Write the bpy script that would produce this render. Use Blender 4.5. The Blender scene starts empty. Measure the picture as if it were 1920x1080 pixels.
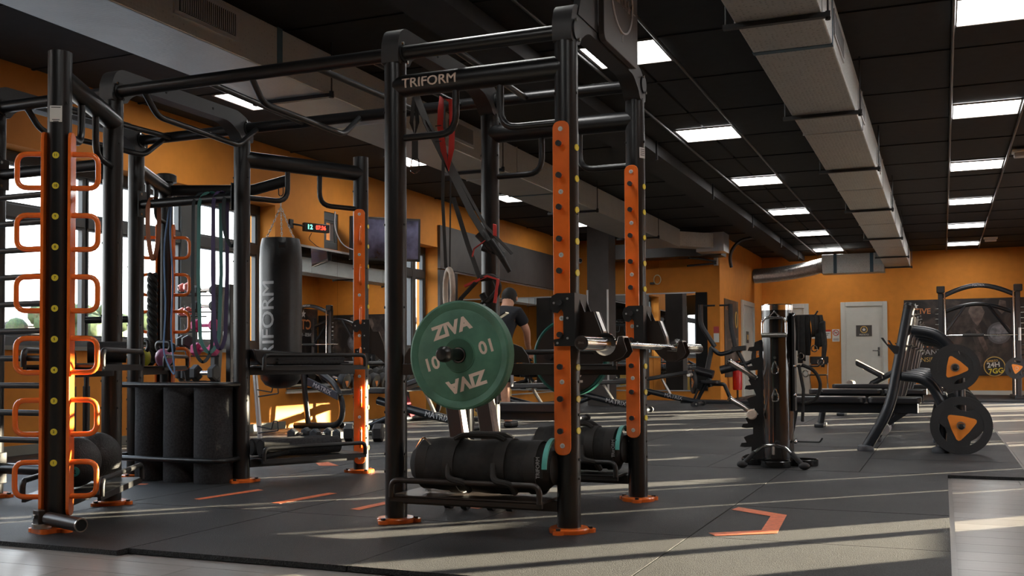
import bpy, bmesh, math, random
from mathutils import Vector, Matrix
random.seed(7)
S = bpy.context.scene
COL = S.collection
PI = math.pi
def V(*a): return Vector(a if len(a) > 1 else a[0])

# ------------------------------------------------------------------ camera
cam_d = bpy.data.cameras.new('camera'); cam = bpy.data.objects.new('camera', cam_d); COL.objects.link(cam)
_yaw, _pit, _rol = math.radians(22.537), math.radians(1.6454), math.radians(0.3029)
_R = V(math.cos(_yaw), math.sin(_yaw), 0); _F0 = V(-math.sin(_yaw), math.cos(_yaw), 0); _Z = V(0, 0, 1)
_F = _F0*math.cos(_pit) + _Z*math.sin(_pit); _U = _Z*math.cos(_pit) - _F0*math.sin(_pit)
_I = _R*math.cos(_rol) - _U*math.sin(_rol); _J = _R*math.sin(_rol) + _U*math.cos(_rol)
cam.matrix_world = Matrix(((_I.x, _J.x, -_F.x, 0), (_I.y, _J.y, -_F.y, 0), (_I.z, _J.z, -_F.z, .74), (0, 0, 0, 1)))
cam_d.sensor_width = 36; cam_d.lens = 1946.83/1920*36; cam_d.shift_y = (625.48-540)/1920
cam_d.clip_start = .05; cam_d.clip_end = 400
S.camera = cam
S.view_settings.view_transform = 'Standard'; S.view_settings.look = 'None'
S.view_settings.gamma = 1; S.view_settings.use_curve_mapping = False
S.view_settings.exposure = 1.0
S.cycles.max_bounces = 7; S.cycles.diffuse_bounces = 3; S.cycles.glossy_bounces = 4
S.cycles.transparent_max_bounces = 12; S.cycles.transmission_bounces = 4
S.cycles.sample_clamp_indirect = 6; S.cycles.caustics_reflective = False; S.cycles.caustics_refractive = False

# ------------------------------------------------------------------ sky and sun
SUN_AZ, SUN_TAN = math.radians(44.5), .12
w = bpy.data.worlds.new('sky'); S.world = w; w.use_nodes = True
nt = w.node_tree; bg = nt.nodes['Background']
tc = nt.nodes.new('ShaderNodeTexCoord'); sx = nt.nodes.new('ShaderNodeSeparateXYZ'); rp = nt.nodes.new('ShaderNodeValToRGB')
nt.links.new(tc.outputs['Generated'], sx.inputs[0]); nt.links.new(sx.outputs['Z'], rp.inputs[0]); nt.links.new(rp.outputs[0], bg.inputs[0])
rp.color_ramp.elements[0].position = 0; rp.color_ramp.elements[0].color = (1, .97, .93, 1)
rp.color_ramp.elements[1].position = .7; rp.color_ramp.elements[1].color = (.62, .78, 1, 1)
bg.inputs[1].default_value = 4.2
sun_d = bpy.data.lights.new('sun', 'SUN'); sun = bpy.data.objects.new('sun', sun_d); COL.objects.link(sun)
sun_d.energy = 38; sun_d.color = (1, .83, .6); sun_d.angle = math.radians(.5)
_sd = V(math.cos(SUN_AZ), math.sin(SUN_AZ), SUN_TAN).normalized()
sun.rotation_euler = _sd.to_track_quat('Z', 'Y').to_euler(); sun.location = (8, 8, 3)
LAMP_E = 10.0

# ------------------------------------------------------------------ materials
MT = {}
def mat(name, col, rough=.5, metal=0, noise=0, nscale=40, bump=0, bscale=200, emit=None, es=1, spec=None, col2=None, coat=0, trans=0, bdist=.002):
    if name in MT: return MT[name]
    m = bpy.data.materials.new(name); m.use_nodes = True; n = m.node_tree; b = n.nodes['Principled BSDF']
    b.inputs['Base Color'].default_value = (*col, 1); b.inputs['Roughness'].default_value = rough; b.inputs['Metallic'].default_value = metal
    if spec is not None: b.inputs['Specular IOR Level'].default_value = spec
    if coat: b.inputs['Coat Weight'].default_value = coat; b.inputs['Coat Roughness'].default_value = .12
    t = n.nodes.new('ShaderNodeTexCoord')
    if noise:
        z = n.nodes.new('ShaderNodeTexNoise'); z.inputs['Scale'].default_value = nscale; z.inputs['Detail'].default_value = 5
        r = n.nodes.new('ShaderNodeValToRGB'); c2 = col2 or tuple(min(1, c*(1+noise)) for c in col); c1 = tuple(c*(1-noise) for c in col)
        r.color_ramp.elements[0].color = (*c1, 1); r.color_ramp.elements[1].color = (*c2, 1)
        r.color_ramp.elements[0].position = .35; r.color_ramp.elements[1].position = .65
        n.links.new(t.outputs['Object'], z.inputs['Vector']); n.links.new(z.outputs['Fac'], r.inputs[0]); n.links.new(r.outputs[0], b.inputs['Base Color'])
    if bump:
        z = n.nodes.new('ShaderNodeTexNoise'); z.inputs['Scale'].default_value = bscale; z.inputs['Detail'].default_value = 3
        u = n.nodes.new('ShaderNodeBump'); u.inputs['Strength'].default_value = bump; u.inputs['Distance'].default_value = bdist
        n.links.new(t.outputs['Object'], z.inputs['Vector']); n.links.new(z.outputs['Fac'], u.inputs['Height']); n.links.new(u.outputs[0], b.inputs['Normal'])
    if emit: b.inputs['Emission Color'].default_value = (*emit, 1); b.inputs['Emission Strength'].default_value = es
    MT[name] = m; return m
M_steel = mat('black powder coated steel', (.0085, .0087, .0095), .34, 0, .15, 30, .06, 900, spec=.5)
M_steel2 = mat('matte black steel', (.012, .012, .0125), .42, bump=.08, bscale=900)
M_brown = mat('dark bronze steel', (.03, .021, .017), .36, bump=.08, bscale=900)
M_machine = mat('machine frame charcoal', (.014, .017, .022), .32, 0, .1, 30, .08, 700, spec=.55)
M_orange = mat('orange enamel', (.93, .19, .028), .25, 0, .06, 12, coat=.5)
M_wall = mat('orange wall paint', (.68, .245, .026), .75, 0, .05, 6, .15, 300)
M_ceil = mat('black ceiling', (.0075, .0078, .0085), .85, 0, .3, 8)
M_black = mat('black plastic', (.01, .01, .01), .4)
M_rub = mat('black rubber', (.018, .018, .019), .6, 0, .3, 200, .3, 500)
M_chrome = mat('chrome', (.75, .74, .72), .12, 1)
M_steelb = mat('brushed steel', (.6, .57, .53), .28, 1, .1, 60)
M_silver = mat('silver paint', (.55, .55, .55), .35, .6)
M_white = mat('white paint', (.72, .72, .69), .45)
M_door = mat('door grey white', (.62, .63, .58), .45, 0, .03, 5)
M_yellow = mat('yellow sticker', (.85, .68, .06), .4)
M_foam = mat('charcoal foam', (.032, .031, .033), .95, 0, .35, 90, .8, 350)
M_leather = mat('black leather', (.015, .015, .016), .38, 0, .2, 20, .35, 60)
M_vinyl = mat('bench vinyl', (.02, .02, .023), .3, bump=.1, bscale=400)
M_nylon = mat('black nylon', (.013, .0125, .012), .75, 0, .4, 30, .6, 500)
M_web = mat('dark webbing', (.02, .018, .016), .7, bump=.4, bscale=800)
M_teal = mat('teal fabric', (.1, .45, .4), .5)
M_green = mat('green rubber plate', (.075, .2, .135), .55, 0, .22, 9, .3, 250)
M_green2 = mat('teal green rubber', (.015, .13, .10), .4)
M_cream = mat('cream print', (.75, .6, .5), .6)
M_grayp = mat('grey print', (.5, .5, .51), .45)
M_wood = mat('pale wood', (.66, .55, .45), .5, 0, .1, 30)
M_red = mat('red strap', (.62, .04, .03), .55)
M_frame = mat('window frame grey', (.055, .06, .062), .4)
M_sill = mat('stone sill', (.22, .22, .19), .6)
M_board = mat('dark grey board', (.062, .055, .052), .5, 0, .12, 4)
M_tape = mat('orange floor tape', (.75, .17, .06), .5, 0, .15, 40)
M_blue = mat('blue tape', (.045, .11, .16), .5)
M_dblack = mat('deep black', (.004, .004, .004), .9)
M_skin = mat('skin', (.62, .33, .22), .55, 0, .06, 20)
M_tee = mat('black tee', (.01, .012, .017), .85, 0, .2, 20)
M_short = mat('dark shorts', (.035, .035, .036), .8)
M_shortg = mat('grey shorts panel', (.3, .3, .31), .8)
M_hair = mat('dark hair', (.01, .008, .006), .7)
M_coral = mat('coral vinyl', (.75, .2, .16), .4)
M_mag = mat('magenta vinyl', (.5, .03, .16), .4)
M_pink = mat('pink vinyl', (.55, .19, .36), .4)
M_lime = mat('yellow green vinyl', (.5, .5, .03), .4)
M_bandg = mat('dark green band', (.03, .1, .09), .6)
M_bandp = mat('purple band', (.06, .04, .11), .6)
M_bandb = mat('black band', (.02, .03, .035), .6)
M_bluec = mat('blue cord', (.16, .3, .55), .5)
M_extg = mat('red extinguisher', (.5, .015, .015), .3)
M_asph = mat('asphalt', (.11, .11, .115), .9, 0, .1, 1)
M_bld = mat('pale building', (.06, .06, .06), .8)
M_leaf = mat('foliage', (.035, .055, .015), .8, 0, .4, 12)
M_lamp = mat('led diffuser', (.9, .9, .9), .5, emit=(1, .985, .96), es=LAMP_E)
M_ledf = mat('led frame', (.16, .14, .12), .4)
M_screen = mat('tv screen', (.01, .012, .02), .08, 0, .9, 3, col2=(.1, .1, .16))
M_gold = mat('gold print', (.7, .45, .12), .5)

# glass: a thin pane that mostly lets light through and mirrors a little
def glass_mat(name, tint, k=.07):
    m = bpy.data.materials.new(name); m.use_nodes = True; n = m.node_tree; n.nodes.clear()
    o = n.nodes.new('ShaderNodeOutputMaterial'); x = n.nodes.new('ShaderNodeMixShader'); t = n.nodes.new('ShaderNodeBsdfTransparent'); g = n.nodes.new('ShaderNodeBsdfGlossy')
    t.inputs[0].default_value = (*tint, 1); g.inputs['Roughness'].default_value = .02; x.inputs[0].default_value = k
    n.links.new(t.outputs[0], x.inputs[1]); n.links.new(g.outputs[0], x.inputs[2]); n.links.new(x.outputs[0], o.inputs[0]); return m
M_glass = glass_mat('window glass', (.95, .97, .97))
M_mirror = mat('mirror silver', (.8, .82, .82), .0, 1)

# rubber floor tile: speckled dark rubber with a satin sheen
def floor_rubber():
    m = mat('rubber tile', (.03, .031, .034), .5, spec=.32); n = m.node_tree; b = n.nodes['Principled BSDF']; b.inputs['Sheen Weight'].default_value = .06; b.inputs['Sheen Roughness'].default_value = .4; t = n.nodes['Texture Coordinate']
    v = n.nodes.new('ShaderNodeTexNoise'); v.inputs['Scale'].default_value = 190; v.inputs['Detail'].default_value = 2
    z = n.nodes.new('ShaderNodeTexNoise'); z.inputs['Scale'].default_value = 1.6; z.inputs['Detail'].default_value = 6
    r = n.nodes.new('ShaderNodeValToRGB'); r.color_ramp.elements[0].position = .45; r.color_ramp.elements[1].position = .68
    r.color_ramp.elements[0].color = (.006, .0068, .0078, 1); r.color_ramp.elements[1].color = (.036, .037, .038, 1)
    mx = n.nodes.new('ShaderNodeMixRGB'); mx.blend_type = 'MULTIPLY'; mx.inputs[0].default_value = .5
    n.links.new(t.outputs['Object'], v.inputs['Vector']); n.links.new(t.outputs['Object'], z.inputs['Vector'])
    n.links.new(v.outputs['Fac'], r.inputs[0]); n.links.new(r.outputs[0], mx.inputs[1]); n.links.new(z.outputs['Fac'], mx.inputs[2]); n.links.new(mx.outputs[0], b.inputs['Base Color'])
    mr = n.nodes.new('ShaderNodeMapRange'); mr.inputs['To Min'].default_value = .42; mr.inputs['To Max'].default_value = .6
    n.links.new(z.outputs['Fac'], mr.inputs[0]); n.links.new(mr.outputs[0], b.inputs['Roughness'])
    u = n.nodes.new('ShaderNodeBump'); u.inputs['Strength'].default_value = 1; u.inputs['Distance'].default_value = .006
    n.links.new(v.outputs['Fac'], u.inputs['Height']); n.links.new(u.outputs[0], b.inputs['Normal']); return m
M_tile = floor_rubber()
def plank_mat():
    m = mat('grey vinyl plank', (.3, .28, .26), .3, spec=.5); n = m.node_tree; b = n.nodes['Principled BSDF']; t = n.nodes['Texture Coordinate']
    mp = n.nodes.new('ShaderNodeMapping'); mp.inputs['Scale'].default_value = (2.0, 22, 1)
    z = n.nodes.new('ShaderNodeTexNoise'); z.inputs['Scale'].default_value = 2.2; z.inputs['Detail'].default_value = 6
    r = n.nodes.new('ShaderNodeValToRGB'); r.color_ramp.elements[0].color = (.215, .2, .185, 1); r.color_ramp.elements[1].color = (.36, .34, .315, 1)
    oi = n.nodes.new('ShaderNodeObjectInfo'); hs = n.nodes.new('ShaderNodeHueSaturation'); mr = n.nodes.new('ShaderNodeMapRange')
    mr.inputs['To Min'].default_value = .86; mr.inputs['To Max'].default_value = 1.1
    n.links.new(oi.outputs['Random'], mr.inputs[0]); n.links.new(mr.outputs[0], hs.inputs['Value'])
    n.links.new(t.outputs['Object'], mp.inputs[0]); n.links.new(mp.outputs[0], z.inputs['Vector']); n.links.new(z.outputs['Fac'], r.inputs[0])
    n.links.new(r.outputs[0], hs.inputs['Color']); n.links.new(hs.outputs[0], b.inputs['Base Color']); return m
M_plank = plank_mat()
def duct_mat():
    m = mat('embossed foil duct', (.5, .5, .48), .42, .35); n = m.node_tree; b = n.nodes['Principled BSDF']; t = n.nodes['Texture Coordinate']
    v = n.nodes.new('ShaderNodeTexVoronoi'); v.inputs['Scale'].default_value = 34; v.inputs['Randomness'].default_value = .35
    r = n.nodes.new('ShaderNodeValToRGB'); r.color_ramp.elements[0].position = .1; r.color_ramp.elements[1].position = .3
    r.color_ramp.elements[0].color = (.24, .245, .24, 1); r.color_ramp.elements[1].color = (.54, .56, .54, 1)
    z = n.nodes.new('ShaderNodeTexNoise'); z.inputs['Scale'].default_value = 5; mx = n.nodes.new('ShaderNodeMixRGB'); mx.blend_type = 'MULTIPLY'; mx.inputs[0].default_value = .2
    n.links.new(t.outputs['Object'], v.inputs['Vector']); n.links.new(t.outputs['Object'], z.inputs['Vector']); n.links.new(v.outputs['Distance'], r.inputs[0])
    n.links.new(r.outputs[0], mx.inputs[1]); n.links.new(z.outputs['Fac'], mx.inputs[2]); n.links.new(mx.outputs[0], b.inputs['Base Color'])
    u = n.nodes.new('ShaderNodeBump'); u.inputs['Strength'].default_value = .5; u.inputs['Distance'].default_value = .004
    n.links.new(v.outputs['Distance'], u.inputs['Height']); n.links.new(u.outputs[0], b.inputs['Normal']); return m
M_duct = duct_mat()

# ------------------------------------------------------------------ mesh helpers
OFF = {}
class MB:
    def __init__(s): s.v = []; s.f = []
    def add(s, vs, fs):
        k = len(s.v); s.v += [Vector(p) for p in vs]; s.f += [tuple(i+k for i in f) for f in fs]; return s
    def bb(s, x0, x1, y0, y1, z0, z1):
        return s.add([(x0,y0,z0),(x1,y0,z0),(x1,y1,z0),(x0,y1,z0),(x0,y0,z1),(x1,y0,z1),(x1,y1,z1),(x0,y1,z1)],
                     [(0,3,2,1),(4,5,6,7),(0,1,5,4),(1,2,6,5),(2,3,7,6),(3,0,4,7)])
    def box(s, c, sz, X=None, Y=None, Zv=None):
        c = V(c); X = V(X or (1,0,0)).normalized(); Zv = V(Zv or (0,0,1)).normalized(); Y = V(Y).normalized() if Y else Zv.cross(X).normalized()
        P = []
        for k in (-.5, .5):
            for a, b in ((-.5,-.5),(.5,-.5),(.5,.5),(-.5,.5)): P.append(c + X*a*sz[0] + Y*b*sz[1] + Zv*k*sz[2])
        return s.add(P, [(0,3,2,1),(4,5,6,7),(0,1,5,4),(1,2,6,5),(2,3,7,6),(3,0,4,7)])
    def bar(s, p0, p1, wd, ht, up=(0,0,1)):
        p0, p1 = V(p0), V(p1); d = (p1-p0); L = d.length; d.normalize(); Y = V(up).cross(d).normalized(); Zv = d.cross(Y)
        return s.box((p0+p1)/2, (L, wd, ht), d, Y, Zv)
    def cyl(s, p0, p1, r0, r1=None, n=16, cap=True):
        r1 = r0 if r1 is None else r1; p0, p1 = V(p0), V(p1); d = (p1-p0).normalized()
        a = d.orthogonal().normalized(); b = d.cross(a); P = []; F = []
        for p, r in ((p0, r0), (p1, r1)):
            for i in range(n):
                t = 2*PI*i/n; P.append(p + a*r*math.cos(t) + b*r*math.sin(t))
        for i in range(n): F.append((i, (i+1) % n, n+(i+1) % n, n+i))
        if cap: F += [tuple(reversed(range(n))), tuple(range(n, 2*n))]
        return s.add(P, F)
    def tube(s, pts, r, n=10, bend=0, closed=False, flat=None):
        pts = [V(p) for p in pts]
        if bend: pts = roundpath(pts, bend, closed)
        rr = r if isinstance(r, (list, tuple)) else [r]*len(pts)
        N = len(pts); P = []; F = []; prev = None
        for i, p in enumerate(pts):
            if closed: d = pts[(i+1) % N] - pts[i-1]
            else: d = pts[min(i+1, N-1)] - pts[max(i-1, 0)]
            d.normalize()
            a = d.orthogonal().normalized() if prev is None else (prev - d*prev.dot(d)).normalized()
            prev = a; b = d.cross(a)
            for k in range(n):
                t = 2*PI*k/n; P.append(p + a*rr[i]*math.cos(t) + b*rr[i]*math.sin(t))
        for i in range(N if closed else N-1):
            j = (i+1) % N
            for k in range(n): F.append((i*n+k, i*n+(k+1) % n, j*n+(k+1) % n, j*n+k))
        if not closed: F += [tuple(reversed(range(n))), tuple(range((N-1)*n, N*n))]
        return s.add(P, F)
    def strap(s, pts, wdir, w, t, closed=False, bend=0):          # flat webbing along a path
        pts = [V(p) for p in pts]
        if bend: pts = roundpath(pts, bend, closed)
        N = len(pts); P = []; F = []
        for i, p in enumerate(pts):
            d = (pts[(i+1) % N]-pts[i-1]) if closed else (pts[min(i+1, N-1)]-pts[max(i-1, 0)])
            d.normalize(); W = V(wdir); W = (W - d*W.dot(d)).normalized(); T = d.cross(W)
            P += [p+W*w/2+T*t/2, p-W*w/2+T*t/2, p-W*w/2-T*t/2, p+W*w/2-T*t/2]
        for i in range(N if closed else N-1):
            j = (i+1) % N
            for k in range(4): F.append((i*4+k, i*4+(k+1) % 4, j*4+(k+1) % 4, j*4+k))
        if not closed: F += [(3,2,1,0), tuple(range((N-1)*4, N*4))]
        return s.add(P, F)
    def lathe(s, prof, o, ax=(0,0,1), n=24):
        o = V(o); d = V(ax).normalized(); a = d.orthogonal().normalized(); b = d.cross(a); P = []; F = []; m = len(prof)
        for r, h in prof:
            for i in range(n):
                t = 2*PI*i/n; P.append(o + d*h + (a*math.cos(t)+b*math.sin(t))*max(r, 1e-4))
        for j in range(m-1):
            for i in range(n): F.append((j*n+i, j*n+(i+1) % n, (j+1)*n+(i+1) % n, (j+1)*n+i))
        F += [tuple(reversed(range(n))), tuple(range((m-1)*n, m*n))]
        return s.add(P, F)
    def prism(s, poly, o, u, v, w):                                # polygon in plane (o,u,v) pushed along w
        o, u, v, w = V(o), V(u), V(v), V(w); n = len(poly)
        P = [o+u*a+v*b for a, b in poly]; P += [p+w for p in P]
        return s.add(P, [tuple(reversed(range(n))), tuple(range(n, 2*n))] + [(i, (i+1) % n, n+(i+1) % n, n+i) for i in range(n)])
    def sphere(s, c, r, sc=(1,1,1), n=16, m=10):
        P = []; F = []
        for j in range(1, m):
            t = PI*j/m
            for i in range(n):
                q = 2*PI*i/n; P.append(V(c)+V(r*sc[0]*math.sin(t)*math.cos(q), r*sc[1]*math.sin(t)*math.sin(q), r*sc[2]*math.cos(t)))
        P += [V(c)+V(0,0,r*sc[2]), V(c)-V(0,0,r*sc[2])]; T, B = len(P)-2, len(P)-1
        for j in range(m-2):
            for i in range(n): F.append((j*n+i, (j+1)*n+i, (j+1)*n+(i+1) % n, j*n+(i+1) % n))
        for i in range(n): F += [(T, i, (i+1) % n), (B, (m-2)*n+(i+1) % n, (m-2)*n+i)]
        return s.add(P, F)
    def build(s, name, m, parent=None, label=None, kind=None, smooth=True, bevel=0):
        me = bpy.data.meshes.new(name); off = OFF.get(parent.name, V(0,0,0)) if parent else V(0,0,0)
        me.from_pydata([p-off for p in s.v], [], s.f); me.materials.append(m)
        b = bmesh.new(); b.from_mesh(me); bmesh.ops.recalc_face_normals(b, faces=b.faces); b.to_mesh(me); b.free()
        if smooth:
            me.polygons.foreach_set('use_smooth', [True]*len(me.polygons)); me.set_sharp_from_angle(angle=math.radians(38))
        o = bpy.data.objects.new(name, me); COL.objects.link(o)
        if parent: o.parent = parent; OFF[o.name] = off
        if label: o['label'] = label
        if kind: o['kind'] = kind
        if bevel:
            bv = o.modifiers.new('bevel', 'BEVEL'); bv.width = bevel; bv.segments = 2; bv.limit_method = 'ANGLE'
        return o
def roundpath(pts, r, closed=False, k=5):
    out = []; N = len(pts)
    for i, p in enumerate(pts):
        if not closed and i in (0, N-1): out.append(p); continue
        a, b = pts[i-1], pts[(i+1) % N]; u, v = (a-p), (b-p); q = min(r, u.length*.49, v.length*.49); u.normalize(); v.normalize()
        if u.dot(v) < -.999: out.append(p); continue
        A, B = p+u*q, p+v*q
        for j in range(k+1):
            t = j/k; out.append(A*(1-t)**2 + p*2*t*(1-t) + B*t*t)
    return out
def rrect(x0, x1, y0, y1, r, k=4):
    P = []
    for cx, cy, a in ((x1-r, y1-r, 0), (x0+r, y1-r, 90), (x0+r, y0+r, 180), (x1-r, y0+r, 270)):
        for j in range(k+1):
            t = math.radians(a+90*j/k); P.append((cx+r*math.cos(t), cy+r*math.sin(t)))
    return P
def thing(name, label, cat, loc=(0,0,0), group=None):
    o = bpy.data.objects.new(name, None); COL.objects.link(o); o.location = loc; o.empty_display_size = .1
    o['label'] = label; o['category'] = cat
    if group: o['group'] = group
    OFF[o.name] = V(loc); return o
def tag(o, label, cat, group=None):
    o['label'] = label; o['category'] = cat
    if group: o['group'] = group
    return o
def dup(root, loc=None, rotz=None, label=None, group=None):
    def cp(o, par):
        c = o.copy(); COL.objects.link(c)
        if par: c.parent = par
        OFF[c.name] = OFF.get(o.name, V(0,0,0))
        for ch in kids.get(o.name, []): cp(ch, c)
        return c
    kids = {}
    for o in list(COL.objects):
        if o.parent: kids.setdefault(o.parent.name, []).append(o)
    r = cp(root, None)
    if loc is not None: r.location = loc
    if rotz is not None: r.rotation_euler = (0, 0, rotz)
    if label: r['label'] = label
    if group: r['group'] = group
    return r
def text(s, size, m, parent, o, xd, yd, depth=.002, bold=0, ax='CENTER', warp=None, sx=1, name='lettering'):
    c = bpy.data.curves.new('t', 'FONT'); c.body = s; c.size = size; c.extrude = depth/2; c.offset = 0 if 'M' in s else bold; c.align_x = ax; c.align_y = 'CENTER'; c.resolution_u = 3
    t = bpy.data.objects.new('t', c); COL.objects.link(t); dg = bpy.context.evaluated_depsgraph_get(); dg.update()
    me = bpy.data.meshes.new_from_object(t.evaluated_get(dg)); bpy.data.objects.remove(t); bpy.data.curves.remove(c)
    off = OFF.get(parent.name, V(0,0,0)) if parent else V(0,0,0); X = V(xd).normalized(); Y = V(yd).normalized(); N = X.cross(Y)
    if bold and 'M' in s:                                           # thicken by overlaying shifted copies
        q = bmesh.new(); q.from_mesh(me); g0 = q.verts[:]+q.edges[:]+q.faces[:]
        for dx, dy in ((1.4, 0), (-1.4, 0), (0, 1), (0, -1)):
            r_ = bmesh.ops.duplicate(q, geom=g0); bmesh.ops.translate(q, verts=[e for e in r_['geom'] if isinstance(e, bmesh.types.BMVert)], vec=(dx*bold, dy*bold, 0))
        q.to_mesh(me); q.free()
    if warp:                                                        # cut the flat letters finely so they can follow the curve
        q = bmesh.new(); q.from_mesh(me); bmesh.ops.triangulate(q, faces=q.faces[:])
        for _ in range(4):
            lg = [e for e in q.edges if abs(e.verts[0].co.y-e.verts[1].co.y) > size*.13]
            if not lg: break
            bmesh.ops.subdivide_edges(q, edges=lg, cuts=1); bmesh.ops.triangulate(q, faces=q.faces[:])
        q.to_mesh(me); q.free()
    for v in me.vertices:
        a, b, d = v.co.x*sx, v.co.y, v.co.z
        v.co = (warp(a, b, d) if warp else V(o)+X*a+Y*b+N*d) - off
    me.name = name; me.materials.clear(); me.materials.append(m); r = bpy.data.objects.new(name, me); COL.objects.link(r)
    if parent: r.parent = parent
    OFF[r.name] = off; return r
def structure(mb, name, m, parent=None, **k): return mb.build(name, m, parent, kind=None if parent else 'structure', **k)

# ------------------------------------------------------------------ room shell
WX, RX, BY, CZ, CY, SXW = -6.908, 2.32, 24.7, 3.186, 19.7, -3.9     # left wall, right wall, back wall, ceiling, cross wall, side wall
FY = -5.0; CW = CZ+.035
fl = structure(MB().bb(WX-.4, RX+.4, FY, BY+.3, -.2, -.004), 'floor', M_plank, smooth=False)
# vinyl planks (near part built one by one)
pm = {}
def plank(x0, x1, y0, y1):
    L, W = round(x1-x0, 3), round(y1-y0, 3)
    if (L, W) not in pm:
        o = MB().bb(-L/2+.0012, L/2-.0012, -W/2+.0012, W/2-.0012, -.003, 0).build('plank', M_plank, fl, smooth=False); pm[(L, W)] = o
    else:
        o = pm[(L, W)].copy(); COL.objects.link(o); o.parent = fl
    o.location = ((x0+x1)/2, (y0+y1)/2, 0)
j = 0; y = 1.95
while y < 3.1:
    x = -4.6 + (j*.41) % 1.2 - 1.2
    while x < RX:
        a, b = max(x, -5), min(x+1.2, RX-.01)
        if b-a > .05: plank(a, b, y, min(y+.19, 3.17))
        x += 1.2
    y += .19; j += 1
while y < 14.5:
    x0 = .035 if y < 7.1 else .51
    x = x0 - (j*.37) % 1.1
    while x < RX:
        a, b = max(x, x0), min(x+1.2, RX-.01)
        if b-a > .05: plank(a, b, y, y+.19)
        x += 1.2
    y += .19; j += 1
# rubber tiles
tm = {}
def tile(x0, x1, y0, y1, h=.02):
    L, W = round(x1-x0, 3), round(y1-y0, 3); g = .0028
    if (L, W) not in tm:
        o = MB().bb(-L/2+g, L/2-g, -W/2+g, W/2-g, -.02, 0).build('rubber_tile', M_tile, fl, smooth=False); tm[(L, W)] = o
    else:
        o = tm[(L, W)].copy(); COL.objects.link(o); o.parent = fl
    o.location = ((x0+x1)/2, (y0+y1)/2, h+random.uniform(-.0006, .0006))
ys = [3.22, 4.285, 5.27, 6.22, 7.14]
for i in range(7):
    x1 = .018-i; x0 = max(x1-1, WX+.01)
    for k in range(4):
        a = ys[k]
        if k == 0 and i >= 3: a = 3.16
        tile(x0, x1, a, ys[k+1])
for i in range(8):
    x1 = .483-i; x0 = max(x1-1, WX+.01)
    for k in range(12):
        y0 = 7.14+k*1.03
        tile(x0, x1, y0, y0+1.03, .0205)
structure(MB().bb(SXW, 1.9, 20.4, 24.2, 0, .022), 'trim_1', M_tile, smooth=False)
# floor tape: arrows and dashes stuck on the mat
def tape(pts, label):
    return tag(MB().prism([(p[0], p[1]) for p in pts], (0,0,.0212), (1,0,0), (0,1,0), (0,0,.0008)).build('floor_tape', M_tape, smooth=False), label, 'tape')
def P2(*q): return q
tape([(-.95,5.21),(-.69,5.02),(-.655,4.47),(-.885,4.315),(-.925,4.38),(-.73,4.53),(-.755,4.955),(-.965,5.11)], 'orange tape chevron on the mat in front of the storage tower')
tape([(-3.73,4.52),(-3.68,4.5),(-3.61,4.97),(-3.67,5.0)], 'orange tape dash on the mat, leftmost of three, before the foam rolls')
tape([(-3.24,4.53),(-3.18,4.52),(-3.13,4.99),(-3.19,5.0)], 'orange tape dash on the mat, middle one of three')
tape([(-2.73,4.47),(-2.67,4.46),(-2.63,4.95),(-2.69,4.96)], 'orange tape dash on the mat beside the left front post')
tape([(-4.62,6.5),(-4.6,6.56),(-4.2,6.57),(-3.97,6.35),(-4.1,6.3),(-4.25,6.48)], 'orange tape arrow on the mat under the low shelf with rolled mats')
tape([(-2.2,4.72),(-2.14,4.7),(-2.04,5.1),(-2.1,5.12)], 'orange tape dash on the mat under the front sandbag shelf')
tape([(-5.0,4.75),(-4.98,4.7),(-4.45,4.95),(-4.47,5.0)], 'orange tape dash on the mat behind the numbered ladder post')

# ceiling
ce = structure(MB().bb(WX-.4, RX+.4, FY, BY+.3, CZ+.035, CZ+.15), 'ceiling', M_ceil, smooth=False)
cx = [WX, -5.78, -4.5, -3.4, -2.27, -1.15, .1, RX]; pan = {}
for k in range(17):
    y0 = 3.9+k*1.225
    for i in range(7):
        L = round(cx[i+1]-cx[i], 3)
        if L not in pan:
            o = MB().prism([(-L/2+.012, -.595), (L/2-.012, -.595), (L/2-.012, .595), (-L/2+.012, .595)], (0,0,0), (1,0,0), (0,1,0), (0,0,.03)).build('ceiling_panel', M_ceil, ce, smooth=False); pan[L] = o
        else: o = pan[L].copy(); COL.objects.link(o); o.parent = ce
        o.location = ((cx[i]+cx[i+1])/2, y0+.61, CZ+.002+random.uniform(-.002, .002))
    structure(MB().bb(WX, RX, y0-.018, y0+.006, CZ-.007, CZ+.035), 'ceiling_joint', M_ceil, ce, smooth=False)

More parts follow.
